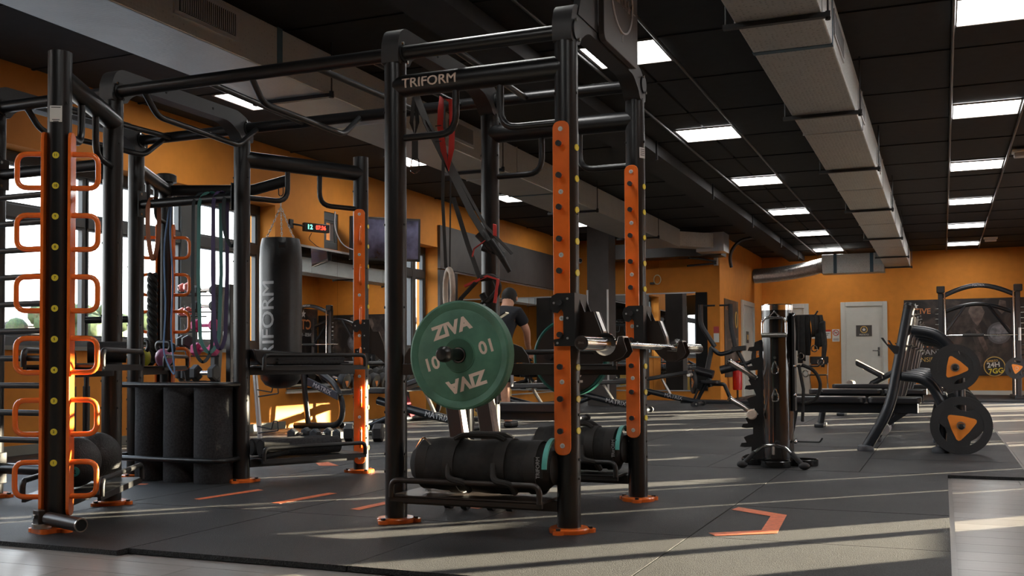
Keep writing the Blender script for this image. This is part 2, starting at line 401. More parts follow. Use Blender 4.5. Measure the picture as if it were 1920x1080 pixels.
# left wall with two windows and a recess
def wall_y(name, x0, x1, yy0, yy1, holes, m):                        # wall lying in y, holes (y0,y1,z0,z1)
    mb = MB(); c = yy0
    for a, b, z0, z1 in sorted(holes):
        if a > c: mb.bb(x0, x1, c, a, 0, CW)
        if z0 > 0: mb.bb(x0, x1, a, b, 0, z0)
        if z1 < CW: mb.bb(x0, x1, a, b, z1, CW)
        c = b
    mb.bb(x0, x1, c, yy1, 0, CW); return structure(mb, name, m, smooth=False)
wall_y('wall_left', WX-.35, WX, FY, CY+.2, [(1.5, 9.72, .9, 2.53), (10.72, 11.04, 2.15, 2.6), (12.62, 13.78, .9, 2.47)], M_wall)
def window(idx, y0, y1, z0, z1, verts, trans, wide=(), xw=WX-.24):
    r = bpy.data.objects.new('window_%d' % idx, None); COL.objects.link(r); r['kind'] = 'structure'; OFF[r.name] = V(0,0,0)
    t = .06
    for a, b, c, d in ((y0, y1, z0, z0+.09), (y0, y1, z1-.1, z1), (y0, y0+t, z0+.09, z1-.1), (y1-t, y1, z0+.09, z1-.1)):
        MB().bb(xw-.04, xw+.04, a, b, c, d).build('window_frame', M_frame, r, smooth=False, bevel=.006)
    for v in verts:
        ww = wide[verts.index(v)] if wide else .09
        MB().bb(xw-(.05 if ww > .07 else .015), xw+(.05 if ww > .07 else .02), v-ww/2, v+ww/2, z0+.09, z1-.1).build('mullion', M_frame, r, smooth=False, bevel=.006)
    cuts = [y0+t]+sum([[v-(wide[verts.index(v)] if wide else .09)/2, v+(wide[verts.index(v)] if wide else .09)/2] for v in verts], [])+[y1-t]
    for i in range(0, len(cuts), 2):
        if trans: MB().bb(xw-.045, xw+.045, cuts[i], cuts[i+1], trans-.055, trans+.055).build('transom', M_frame, r, smooth=False, bevel=.006)
        for za, zb in (((z0+.09, trans-.055), (trans+.055, z1-.1)) if trans else ((z0+.09, z1-.1),)):
            MB().bb(xw-.006, xw+.006, cuts[i], cuts[i+1], za, zb).build('pane', M_glass, r, smooth=False)
            s = MB()                                                  # slim sash inside the frame
            for q in ((cuts[i], cuts[i+1], za, za+.02), (cuts[i], cuts[i+1], zb-.02, zb), (cuts[i], cuts[i]+.02, za+.02, zb-.02), (cuts[i+1]-.02, cuts[i+1], za+.02, zb-.02)): s.bb(xw-.02, xw+.03, *q)
            s.build('sash', M_frame, r, smooth=False)
    return r
w1 = window(1, 1.5, 9.72, .9, 2.53, [2.9, 4.35, 5.75, 7.14, 8.52, 9.42], 2.03, [.05, .05, .05, .04, .26, .06])
w2 = window(2, 12.62, 13.78, .9, 2.47, [13.40], 2.06, [.1])
w3 = window(3, 10.72, 11.04, 2.15, 2.6, [], None, xw=WX-.05)
MB().bb(WX-.2, WX+.03, 1.5, 9.72, .87, .905).build('window_sill', M_sill, w1, smooth=False)
MB().bb(WX-.2, WX+.03, 12.62, 13.78, .87, .905).build('window_sill', M_sill, w2, smooth=False)
structure(MB().bb(WX, WX+.02, FY, 9.9, 0, .1), 'baseboard_left', M_sill, smooth=False)
# other walls
structure(MB().bb(WX, SXW, CY, CY+.2, 0, CW), 'wall_cross', M_wall, smooth=False)
structure(MB().bb(SXW-.2, SXW, CY+.2, BY, 0, CW), 'wall_side', M_wall, smooth=False)
structure(MB().bb(SXW-.2, RX+.3, BY, BY+.2, 0, CW), 'wall_back', M_wall, smooth=False)
structure(MB().bb(WX-.35, RX+.3, FY-.2, FY, 0, CW), 'wall_front', M_board, smooth=False)
structure(MB().bb(SXW, RX, BY-.02, BY, 0, .1), 'baseboard_back', M_door, smooth=False)
structure(MB().bb(-6.0+.6, -4.75, CY-.5, CY, 2.82, CZ-.01), 'trim_2', M_wall, smooth=False)
# right wall: glazed slots added out of view, shaped to throw the sun stripes
slots = [(6.45, 7.06, .42, 1.65), (7.16, 7.50, .06, 1.65), (8.22, 8.46, .72, 1.65), (8.55, 8.61, .06, 1.6), (9.12, 9.34, 1.15, 1.75), (9.53, 9.59, .06, .9),
         (9.74, 10.03, .62, 1.3), (11.22, 11.5, 1.27, 1.58), (11.72, 11.95, .06, 1.6), (12.12, 12.2, .06, 1.62), (13.4, 13.52, .06, 1.62), (13.62, 13.8, .06, 1.62),
         (14.1, 14.16, .06, 1.62), (15.6, 15.95, .06, 1.62), (16.2, 16.3, .06, 1.62), (17.0, 17.4, .06, 1.62), (18.3, 18.6, .06, 1.62), (18.75, 19.9, .06, 1.8), (20.6, 21.1, .06, 1.62)]
wall_y('wall_right', RX, RX+.03, FY, BY, slots, M_wall)
for i, (a, b, c, d) in enumerate(slots):
    r = bpy.data.objects.new('window_%d' % (4+i), None); COL.objects.link(r); r['kind'] = 'structure'; OFF[r.name] = V(0,0,0)  # the unseen sun slots, numbered on after the seen windows
    MB().bb(RX+.012, RX+.016, a, b, c, d).build('pane', M_glass, r, smooth=False)
# doors
def door(idx, x0, x1, zt, handle=True, face='back'):
    r = bpy.data.objects.new('door_%d' % idx, None); COL.objects.link(r); r['kind'] = 'structure'; OFF[r.name] = V(0,0,0)
    if face == 'back': T = lambda u0, u1, d0, d1, z0, z1: (u0, u1, BY-d1, BY-d0, z0, z1)
    else: T = lambda u0, u1, d0, d1, z0, z1: (SXW+d0, SXW+d1, u0, u1, z0, z1)
    MB().bb(*T(x0+.1, x1-.1, 0, .015, .01, zt-.1)).build('door_leaf', M_door, r, smooth=False)
    for q in ((x0, x0+.1, 0, .045, 0, zt), (x1-.1, x1, 0, .045, 0, zt), (x0+.1, x1-.1, 0, .045, zt-.1, zt)):
        MB().bb(*T(*q)).build('door_casing', M_door, r, smooth=False, bevel=.008)
    for q in ((x0+.1, x0+.125, .015, .055, 0, zt-.1), (x1-.125, x1-.1, .015, .055, 0, zt-.1)):
        MB().bb(*T(*q)).build('door_stop', M_door, r, smooth=False)
    if handle:
        h = MB(); hx = x1-.19
        h.tube([(hx, BY-.015, .98), (hx, BY-.07, .98), (hx-.13, BY-.07, .985)], .012, 8, .02); h.bb(hx-.02, hx+.02, BY-.024, BY-.015, .87, 1.06)
        h.build('door_handle', M_chrome, r)
    return r
d1 = door(1, -2.14, -1.14, 2.09)
d2 = door(2, -3.3-.55, -2.84, 2.08, False)
d3 = door(3, 21.9, 23.4, 2.05, False, 'side')
def flat(name, label, cat, c, xd, sz, m, t=.01):
    """thin rectangular panel centred at c on a wall, xd its horizontal direction"""
    N = V(xd).cross(V(0,0,1)); return tag(MB().box(V(c)+N*t/2, (sz[0], t, sz[1]), xd).build(name, m), label, cat)
s = thing('door_sign', 'small dark sign with round star emblem on the white door', 'sign', (-1.64, BY-.02, 1.435))
MB().bb(-1.81, -1.47, BY-.025, BY-.015, 1.31, 1.56).build('panel', M_board, s); MB().cyl((-1.64, BY-.025, 1.46), (-1.64, BY-.029, 1.46), .08, n=24).build('ring', M_gold, s); MB().cyl((-1.64, BY-.029, 1.46), (-1.64, BY-.032, 1.46), .062, n=24).build('disc', M_board, s)
def star(parent, c, R, xd, m, t=.003):
    pl = [(R*(1 if i % 2 == 0 else .42)*math.sin(i*PI/5), R*(1 if i % 2 == 0 else .42)*math.cos(i*PI/5)) for i in range(10)]
    return MB().prism(pl, c, xd, (0,0,1), V(xd).cross(V(0,0,1))*t).build('star', m, parent, smooth=False)
star(s, (-1.64, BY-.032, 1.46), .05, (1,0,0), M_white); text('PRIVATO', .05, M_white, s, (-1.64, BY-.027, 1.345), (1,0,0), (0,0,1))
s = thing('notice', 'white notice with a red header beside the no smoking sign', 'sign', (-2.57, BY-.01, 1.36))
MB().bb(-2.78, -2.36, BY-.012, BY, 1.27, 1.47).build('panel', M_white, s); MB().bb(-2.78, -2.36, BY-.015, BY-.012, 1.43, 1.47).build('header', M_extg, s)
for k in range(3): MB().bb(-2.74, -2.45+.03*k, BY-.014, BY-.012, 1.31+k*.035, 1.322+k*.035).build('text_line', M_black, s)
s = thing('no_smoking_sign', 'white no smoking sign with red ring left of the door', 'sign', (-2.25, BY-.01, 1.36))
MB().bb(-2.33, -2.17, BY-.012, BY, 1.2, 1.48).build('panel', M_white, s)
MB().tube([(-2.25+.062*math.cos(i*PI/10), BY-.015, 1.4+.062*math.sin(i*PI/10)) for i in range(20)], .008, 6, closed=True).build('ring', M_extg, s)
MB().bar((-2.295, BY-.015, 1.445), (-2.205, BY-.015, 1.355), .01, .012).build('slash', M_extg, s); MB().bar((-2.29, BY-.015, 1.39), (-2.21, BY-.015, 1.41), .008, .012).build('cigarette', M_black, s)
for k in range(2): MB().bb(-2.31, -2.19, BY-.014, BY-.012, 1.23+k*.03, 1.24+k*.03).build('text_line', M_black, s)
# posters
def shade_mat(name, bands):
    """printed photo-like poster: dark ground with soft lighter shapes"""
    m = bpy.data.materials.new(name); m.use_nodes = True; n = m.node_tree; b = n.nodes['Principled BSDF']; b.inputs['Roughness'].default_value = .4
    t = n.nodes.new('ShaderNodeTexCoord'); z = n.nodes.new('ShaderNodeTexNoise'); z.inputs['Scale'].default_value = bands; z.inputs['Detail'].default_value = 4; z.inputs['Distortion'].default_value = 1.2
    r = n.nodes.new('ShaderNodeValToRGB'); e = r.color_ramp.elements; e[0].position = .5; e[0].color = (.016, .014, .014, 1); e[1].position = .82; e[1].color = (.17, .125, .105, 1)
    n.links.new(t.outputs['Object'], z.inputs['Vector']); n.links.new(z.outputs['Fac'], r.inputs[0]); n.links.new(r.outputs[0], b.inputs['Base Color']); return m
M_post = shade_mat('poster print', 1.6)
M_flesh = mat('poster figure grey brown', (.12, .09, .078), .4, 0, .5, 7)
M_flesh2 = mat('poster figure dark', (.045, .035, .032), .4, 0, .5, 7)
po = thing('wall_poster', 'wide black training poster on the back wall behind the smith machine', 'poster', (.76, BY-.01, 1.26))
MB().bb(-.79, RX-.02, BY-.02, BY, .42, 2.1).build('panel', M_post, po, smooth=False)
_bl = [0]
def blob(pts, m, nm):
    _bl[0] += 1; return MB().prism(pts, (0, BY-.0203, 0), (1,0,0), (0,0,1), (0,-.0004*_bl[0],0)).build(nm, m, po, smooth=False)
blob([(.25,2.02),(.33,1.85),(.2,1.65),(.1,1.45),(.3,1.3),(.55,1.42),(.62,1.2),(.7,.95),(.8,.9),(.83,1.2),(.72,1.6),(.66,1.85),(.6,2.05),(.45,1.95)], M_flesh2, 'figure')
blob([(.58,1.98),(.52,1.82),(.6,1.62),(.7,1.5),(.78,1.62),(.85,1.8),(.75,2.0)], M_flesh, 'shoulder')
blob([(.64,1.45),(.8,1.3),(.9,1.0),(.84,.92),(.74,1.15)], M_flesh, 'torso_light'); blob([(.84,1.2),(1.25,1.28),(1.1,.86),(.9,.66),(.55,.56),(.5,.6),(.8,.72),(1.0,1.0)], M_flesh2, 'forearm')
blob([(1.14,2.06),(1.26,2.03),(1.28,1.85),(1.18,1.75),(1.1,1.85)], M_flesh, 'hand')
MB().cyl((1.12, BY-.021, 1.34), (1.12, BY-.023, 1.34), .235, n=32).build('printed_plate', mat('print plate grey', (.1,.1,.11), .4), po); MB().cyl((1.12, BY-.023, 1.34), (1.12, BY-.024, 1.34), .185, n=32).build('printed_plate_face', mat('print plate light', (.2,.2,.22), .4, 0, .4, 9), po)
MB().cyl((1.02, BY-.021, .62), (1.02, BY-.024, .62), .215, n=32).build('badge_ring', M_gold, po); MB().cyl((1.02, BY-.024, .62), (1.02, BY-.026, .62), .195, n=32).build('badge', M_black, po)
text('APERTO', .06, M_gold, po, (.98, BY-.027, .735), (1,0,.1), (-.1,0,1), bold=.002); text('24H', .15, M_white, po, (1.0, BY-.027, .65), (1,0,.1), (-.1,0,1), bold=.004); text('7GG', .15, M_yellow, po, (1.05, BY-.027, .52), (1,0,.1), (-.1,0,1), bold=.004)
star(po, (-.55, BY-.021, 1.96), .07, (1,0,0), M_white); text('ACTIVE', .17, mat('orange print', (.6,.22,.08), .5), po, (-.52, BY-.021, 1.84), (1,0,0), (0,0,1), bold=.003)
text('FITNESS', .05, M_grayp, po, (-.52, BY-.021, 1.74), (1,0,0), (0,0,1)); text('OLTRE', .24, MT['orange print'], po, (-.34, BY-.021, 1.12), (1,0,0), (0,0,1), bold=.004); text('AVANTI', .17, M_grayp, po, (-.28, BY-.021, .93), (1,0,0), (0,0,1)); text('INSIEME', .14, M_gold, po, (-.25, BY-.021, .77), (1,0,0), (0,0,1))
po2 = thing('active_poster', 'black ACTIVE poster on the right wall, seen reversed in the mirror', 'poster', (RX-.01, 23.6, 1.6))
MB().bb(RX-.015, RX-.003, 22.2, 24.65, 1.05, 2.27).build('panel', M_post, po2, smooth=False)
# text direction for a wall facing -x, read from inside: x-dir = -y
star(po2, (RX-.017, 23.95, 2.12), .12, (0,-1,0), M_white); text('ACTIVE', .38, MT['orange print'], po2, (RX-.018, 23.95, 1.82), (0,-1,0), (0,0,1), bold=.006); text('FITNESS - PER TUTTI', .13, M_white, po2, (RX-.018, 23.9, 1.55), (0,-1,0), (0,0,1))
po3 = thing('athlete_poster', 'tall dark athlete poster on the side wall beside the fire extinguisher', 'poster', (SXW+.01, 20.75, 1.2))
MB().bb(SXW+.003, SXW+.012, 20.1, 21.55, .45, 1.98).build('panel', M_post, po3, smooth=False)
def sp(pts, m, nm): MB().prism(pts, (SXW+.0125, 0, 0), (0,1,0), (0,0,1), (.001,0,0)).build(nm, m, po3, smooth=False)
sp([(20.85,.6),(20.72,1.0),(20.78,1.25),(20.9,1.35),(20.88,1.5),(20.98,1.62),(21.06,1.5),(21.05,1.35),(21.18,1.25),(21.2,1.0),(21.1,.6)], M_flesh, 'figure'); sp([(20.4,1.2),(21.5,1.24),(21.5,1.2),(20.4,1.16)], M_flesh, 'printed_bar')
text('ACTIVE', .13, MT['orange print'], po3, (SXW+.015, 20.4, 1.8), (0,1,0), (0,0,1)); MB().tube([(SXW+.015, 21.3+.11*math.cos(i*PI/8), 1.6+.16*math.sin(i*PI/8)) for i in range(16)], .012, 6, closed=True).build('badge_ring', M_gold, po3)
s = thing('side_door_sign', 'small dark sign on the side wall door', 'sign', (SXW+.02, 22.6, 1.4)); MB().bb(SXW+.016, SXW+.024, 22.45, 22.7, 1.15, 1.4).build('panel', M_board, s); MB().bb(SXW+.024, SXW+.027, 22.5, 22.65, 1.22, 1.33).build('emblem', M_gold, s)
# mirrors
def mirror(name, label, q, seams, axis):
    r = thing(name, label, 'mirror', (q[0], q[2], q[4])); x0, x1, y0, y1, z0, z1 = q
    if axis == 'y':
        ed = [y0]+seams+[y1]
        for a, b in zip(ed, ed[1:]): MB().bb(x0, x1, a+.002, b-.002, z0, z1).build('mirror_pane', M_mirror, r, smooth=False)
        for z in (z0, z1): MB().bb(x0, x1+.008, y0, y1, z-.012, z+.012).build('edge_trim', M_silver, r, smooth=False)
    else:
        ed = [x0]+seams+[x1]
        for a, b in zip(ed, ed[1:]): MB().bb(a+.002, b-.002, y0, y1, z0, z1).build('mirror_pane', M_mirror, r, smooth=False)
        for z in (z0, z1): MB().bb(x0, x1, y0-.008, y1, z-.012, z+.012).build('edge_trim', M_silver, r, smooth=False)
    return r
mirror('wall_mirror', 'wall mirror between the two windows above the dumbbell rack', (WX, WX+.012, 9.92, 12.5, .42, 2.13), [11.0], 'y')
mirror('wall_mirror', 'long wall mirror under the dark grey frieze', (WX, WX+.012, 14.32, 19.66, .2, 2.14), [15.4, 16.4, 17.4, 18.5], 'y')
mirror('wall_mirror', 'mirror on the far cross wall behind the row machine', (-6.85, -4.36, CY-.012, CY, .2, 2.08), [-6.0, -5.2], 'x')
tag(MB().bb(-4.36, -4.14, CY-.03, CY, .2, 2.08).build('mirror_side_panel', M_dblack), 'black upright panel at the right edge of the cross wall mirror', 'panel')
structure(MB().bb(WX, WX+.04, 13.78, 14.3, 0, 2.14), 'trim_3', M_board, smooth=False)
structure(MB().bb(WX, WX+.045, 13.78, 19.68, 2.155, 2.8), 'trim_4', M_board, smooth=False)
col = structure(MB().bb(-5.58, -5.2, 16.8, 17.2, 0, CW), 'column_1', M_board, smooth=False); 
for x in (-5.59, -5.23): MB().bb(x, x+.03, 16.785, 16.8, .2, 1.98).build('edge_strip', M_silver, col, smooth=False)
# mats outside, far buildings, tree
structure(MB().bb(-90, WX-.36, -60, 90, -.4, -.25), 'ground', M_asph, smooth=False)
structure(MB().bb(RX+.5, 60, -40, 90, -.4, -.25), 'ground', M_asph, smooth=False)
b = thing('warehouse', 'pale low warehouse seen through the left window', 'building', (-34, 31, 0))
MB().bb(-40, -34, 27, 36.5, -.25, 2.35).build('wall', M_bld, b, smooth=False); MB().bb(-40.2, -33.8, 26.8, 36.7, 2.35, 2.5).build('roof', mat('roof grey', (.05,.052,.056), .7), b, smooth=False)
for k in range(5): MB().bb(-34.03, -33.95, 27.6+k*1.8, 28.7+k*1.8, 1.0, 1.8).build('window', mat('window tint', (.03,.035,.04), .3), b, smooth=False)
b = thing('apartment_house', 'pale gabled house seen through the far left window', 'building', (-42, 78, 0))
MB().bb(-46, -38, 72, 84, -.25, 4).build('wall', M_bld, b, smooth=False); MB().prism([(-47,4),(-37,4),(-42,6.5)], (0,71.5,0), (1,0,0), (0,0,1), (0,13,0)).build('roof', MT['roof grey'], b, smooth=False)
for k in range(3): MB().bb(-38.02, -37.95, 73+k*4, 75+k*4, .8, 2.6).build('window', MT['window tint'], b, smooth=False)
t = thing('street_tree', 'round green tree outside the left window', 'tree', (-30, 30.3, -.25)); MB().cyl((-30,30.3,-.25), (-30,30.3,2.2), .14, .1).build('trunk', M_wood, t)
mb = MB()
for k in range(60): mb.sphere((-30+random.gauss(0,.9), 30.3+random.gauss(0,.9), 2.35+random.gauss(0,.26)), random.uniform(.22,.45), n=7, m=5)
mb.build('foliage', M_leaf, t, kind='stuff')

# ------------------------------------------------------------------ ceiling lights, ducts, pipes
rows = [(-5.75, 'nearest the window wall'), (-2.27, 'in the middle'), (.42, 'on the right')]
ordn = ['first', 'second', 'third', 'fourth', 'fifth', 'sixth', 'seventh', 'eighth']
lamp0 = None
for x, rn in rows:
    for k in range(8):
        y = 1.62+k*3.12
        if x < -5 and (y > 19 or k == 1): continue
        lb = 'square white LED ceiling panel, %s from the camera in the row %s' % (ordn[k], rn)
        if lamp0 is None:
            lamp0 = thing('ceiling_light', lb, 'ceiling light', (x, y, CZ), 'LED ceiling panels')
            f = MB(); f.bb(x-.31, x+.31, y-.31, y-.29, CZ-.018, CZ-.004); f.bb(x-.31, x+.31, y+.29, y+.31, CZ-.018, CZ-.004); f.bb(x-.31, x-.29, y-.29, y+.29, CZ-.018, CZ-.004); f.bb(x+.29, x+.31, y-.29, y+.29, CZ-.018, CZ-.004)
            f.build('frame', M_ledf, lamp0, smooth=False); MB().bb(x-.29, x+.29, y-.29, y+.29, CZ-.013, CZ-.008).build('diffuser', M_lamp, lamp0, smooth=False)
        else: dup(lamp0, (x, y, CZ), label=lb)
pipe_l = {.105: 'right lamp row, left side', .74: 'right lamp row, right side', -2.6: 'middle lamp row, left side', -1.94: 'middle lamp row, right side'}
for x, s in pipe_l.items(): tag(MB().cyl((x, 2.2, CZ-.03), (x, BY-.2, CZ-.03), .013, n=8).build('ceiling_conduit', M_steel2), 'thin black conduit along the '+s, 'pipe')
# right rectangular duct with elbow to a short cross duct and a flexible hose
du = thing('air_duct', 'long silver rectangular ceiling duct on the right', 'air duct', (-.85, 12, 2.73))
MB().bb(-1.1, -.61, 4.2, 23.55, 2.73, 3.06).build('duct_body', M_duct, du, smooth=False, bevel=.008)
MB().bb(-2.38, -1.11, 23.15, 23.55, 2.63, 3.04).build('cross_duct', M_duct, du, smooth=False, bevel=.008)
for y in (6.1, 9.35, 12.6, 15.9, 19.2, 22.3): 
    MB().bb(-1.106, -.604, y, y+.008, 2.725, 3.065).build('duct_seam', M_silver, du, smooth=False)
for y in (6.1, 8.6, 11.2, 14.3, 17.7, 20.9, 23.2):
    h = MB().bb(-1.17, -.56, y-.02, y+.02, 2.7, 2.727); h.cyl((-.575, y, 2.7), (-.575, y, CZ-.03), .006, n=6); h.cyl((-1.155, y, 2.7), (-1.155, y, CZ-.03), .006, n=6)
    h.cyl((-.575, y, 2.685), (-.575, y, 2.735), .016, n=6); h.build('hanger', M_steel2, du)
MB().bb(-1.103, -.607, 6.72, 6.78, 2.7265, 3.063).build('tape_band', M_blue, du, smooth=False)
for x in (-2.14, -1.4): MB().bb(x, x+.07, 23.145, 23.15, 2.63, 3.04).build('tape_band', M_blue, du, smooth=False)
for y in (7.15, 9.2, 11.8, 14.9, 18.3):
    g = MB().bb(-.61, -.6, y-.34, y+.34, 2.81, 2.98); g.build('grille_frame', M_silver, du, smooth=False); MB().bb(-.602, -.598, y-.3, y+.3, 2.83, 2.96).build('grille', M_board, du, smooth=False)
def hose(p0, p1, sag, r, lab):
    mb = MB(); N = 120; pts = []; rr = []
    for i in range(N+1):
        t = i/N; p = V(p0).lerp(V(p1), t); p.z += sag(t); pts.append(p); rr.append(r*(1+.07*(i % 2)))
    mb.tube(pts, rr, 16); return tag(mb.build('flexible_duct', mat('crinkled foil', (.6,.58,.55), .3, .9, .15, 40)), lab, 'air duct')
hose((-2.37, 23.35, 2.83), (SXW+.03, 23.5, 2.66), lambda t: -.07*math.sin(t*PI)*.6, .155, 'crinkled silver flexible duct hose by the far wall')
# left rectangular duct
dl = thing('air_duct', 'large silver rectangular ceiling duct along the left side', 'air duct', (-4.5, 10, 2.78))
MB().bb(-4.85, -4.25, 2.0, 18.0, 2.77, 3.09).build('duct_body', M_duct, dl, smooth=False, bevel=.008)
MB().prism([(2.8,-4.72),(2.8,-4.3),(3.06,-4.3),(3.06,-4.72)], (0,18.0,0), (0,0,1), (1,0,0), (.6,.7,0)).build('duct_elbow', M_duct, dl, smooth=False)
MB().bb(-4.1, -3.6, 18.6, 19.1, 2.74, 3.08).build('duct_end_box', M_silver, dl, smooth=False); MB().bb(-6.2, -3.75, 19.1, 19.6, 2.72, 3.0).build('return_duct', M_brown, dl, smooth=False)
for y in (3.1, 6.62, 9.9, 13.1, 16.3):
    h = MB().bb(-4.9, -4.19, y-.02, y+.02, 2.742, 2.769); h.cyl((-4.2, y, 2.75), (-4.2, y, CZ-.03), .006, n=6); h.cyl((-4.89, y, 2.75), (-4.89, y, CZ-.03), .006, n=6); h.cyl((-4.2, y, 2.735), (-4.2, y, 2.785), .018, n=6); h.build('hanger', M_steel2, dl)
for y in (6.0, 11.6): MB().bb(-4.8545, -4.2455, y, y+.06, 2.766, 3.094).build('tape_band', M_blue, dl, smooth=False)
for y in (7.6, 10.4, 13.2): MB().bb(-4.855, -4.244, y, y+.008, 2.765, 3.095).build('duct_seam', M_silver, dl, smooth=False)
for y in (5.25, 8.95, 12.0, 15.2):
    MB().bb(-4.25, -4.235, y-.31, y+.31, 2.86, 3.05).build('grille_frame', M_silver, dl, smooth=False)
    MB().bb(-4.236, -4.232, y-.27, y+.27, 2.885, 3.025).build('grille_back', M_dblack, dl, smooth=False)
    if y < 10:
        for k in range(27): MB().bb(-4.234, -4.222, y-.262+k*.02, y-.255+k*.02, 2.885, 3.025).build('grille_slat', M_silver, dl, smooth=False)
db = thing('black_duct', 'black painted duct boxed along the ceiling between the lamp rows', 'air duct', (-3.05, 12, 3.0))
MB().bb(-3.2, -2.86, 4, 24.2, 3.02, CZ-.045).build('duct_body', M_ceil, db, smooth=False)
for y in (8.2, 11, 14, 17.2, 20.4, 23): MB().bb(-2.86, -2.84, y, y+.03, 2.95, CZ-.03).build('strap', M_steel2, db, smooth=False)
for x, y, lb in ((.86, 13.2, 'near'), (.86, 22.3, 'far')):
    e = thing('emergency_light', 'clear boxed emergency light on the ceiling, %s one' % lb, 'emergency light', (x, y, CZ-.03)); MB().bb(x-.09, x+.16, y-.08, y+.08, CZ-.06, CZ-.03).build('base', M_white, e, bevel=.005); MB().bb(x-.07, x+.14, y-.065, y+.065, CZ-.11, CZ-.06).build('cover', M_grayp, e, bevel=.012)
tag(MB().tube([(-3.2, 19.4, 3.04), (-3.42, 19.3, 3.0), (-3.56, 19.25, 2.86), (-3.62, 19.25, 2.68), (-3.6, 19.3, 2.5)], .03, 8, .15).build('hanging_cable', M_black), 'thick black cable looping from the ceiling by the cross wall', 'cable')
br = thing('tv_bracket', 'empty black wall arm near the corner of the cross wall', 'wall bracket', (-3.9, 19.6, 2.65))
MB().bb(-4.0, -3.92, 19.66, 19.7, 2.58, 2.74).build('wall_plate', M_white, br); MB().tube([(-3.96, 19.66, 2.66), (-4.2, 19.3, 2.69), (-4.35, 19.1, 2.69)], .02, 8).build('upper_arm', M_black, br); MB().tube([(-3.96, 19.66, 2.62), (-4.4, 19.2, 2.55)], .02, 8).build('lower_arm', M_black, br)
cc = thing('coiled_cable', 'coil of pale cable hanging on the cross wall', 'cable', (-5.1, 19.65, 2.35)); MB().tube([(-5.1+.07*math.cos(i*PI/8), 19.66, 2.35+.09*math.sin(i*PI/8)) for i in range(16)], .009, 6, closed=True).build('coil', mat('pale cable', (.7,.72,.5), .5), cc)
MB().bb(-5.24, -5.16, 19.63, 19.69, 2.26, 2.3).build('plug', M_black, cc); MB().cyl((-5.07, 19.68, 2.25), (-5.07, 19.68, 2.72), .01, n=8).build('conduit', M_wall, cc)
dc = thing('security_camera', 'white dome security camera high on the far left corner', 'camera', (-6.68, 19.6, 2.78)); MB().sphere((-6.68, 19.62, 2.78), .06).build('housing', M_white, dc); MB().sphere((-6.64, 19.57, 2.78), .035).build('lens', M_black, dc)

# clock, TV
ck = thing('digital_clock', 'black digital timer clock with green and red digits on the orange wall', 'clock', (WX+.1, 10.28, 2.34))
ux = V(.5, 1, -.0).normalized(); un = ux.cross(V(0,0,1)).normalized(); cc_ = V(WX+.16, 10.3, 2.335)
MB().box(cc_, (.34, .05, .1), ux).build('case', M_black, ck, bevel=.008); MB().tube([(WX, 10.02, 2.36), (WX+.07, 10.1, 2.35), (WX+.1, 10.18, 2.34)], .012, 6).build('arm', M_black, ck); MB().bb(WX, WX+.02, 9.98, 10.05, 2.31, 2.41).build('wall_plate', M_black, ck)
g_ = mat('green digits', (0,.2,.1), .5, emit=(.2,1,.7), es=1.3); r_ = mat('red digits', (.2,0,0), .5, emit=(1,.06,.03), es=1.5)
text('12', .075, g_, ck, cc_+un*.0255-ux*.095, ux, (0,0,1), bold=.002); text('07:36', .068, r_, ck, cc_+un*.0255+ux*.05, ux, (0,0,1), bold=.002, sx=.9)
MB().tube([(WX+.1, 10.3, 2.28), (WX+.02, 10.35, 2.22), (WX+.01, 10.55, 2.15), (WX+.01, 10.66, 2.14)], .004, 5, .05).build('power_cord', M_black, ck)
tv = thing('wall_tv', 'flat television on a wall arm left of the far window', 'television', (-6.6, 11.5, 2.3))
ux = V(.72, .69, 0).normalized(); un = ux.cross(V(0,0,1)).normalized(); c0 = V(-6.42, 11.35, 2.3)
MB().box(c0, (.9, .05, .54), ux, Zv=(.04,-.05,1)).build('bezel', M_black, tv, bevel=.006); MB().box(c0+un*.026, (.84, .004, .48), ux, Zv=(.04,-.05,1)).build('screen', M_screen, tv, smooth=False)
MB().tube([(WX, 11.4, 2.35), (-6.7, 11.45, 2.33), (-6.5, 11.4, 2.3)], .02, 8).build('wall_arm', M_black, tv)
MB().tube([(WX+.01, 10.95, 2.62), (WX+.06, 10.85, 2.4), (WX+.12, 10.95, 2.18), (-6.6, 11.2, 2.12)], .008, 6, .15).build('cable', M_grayp, tv)

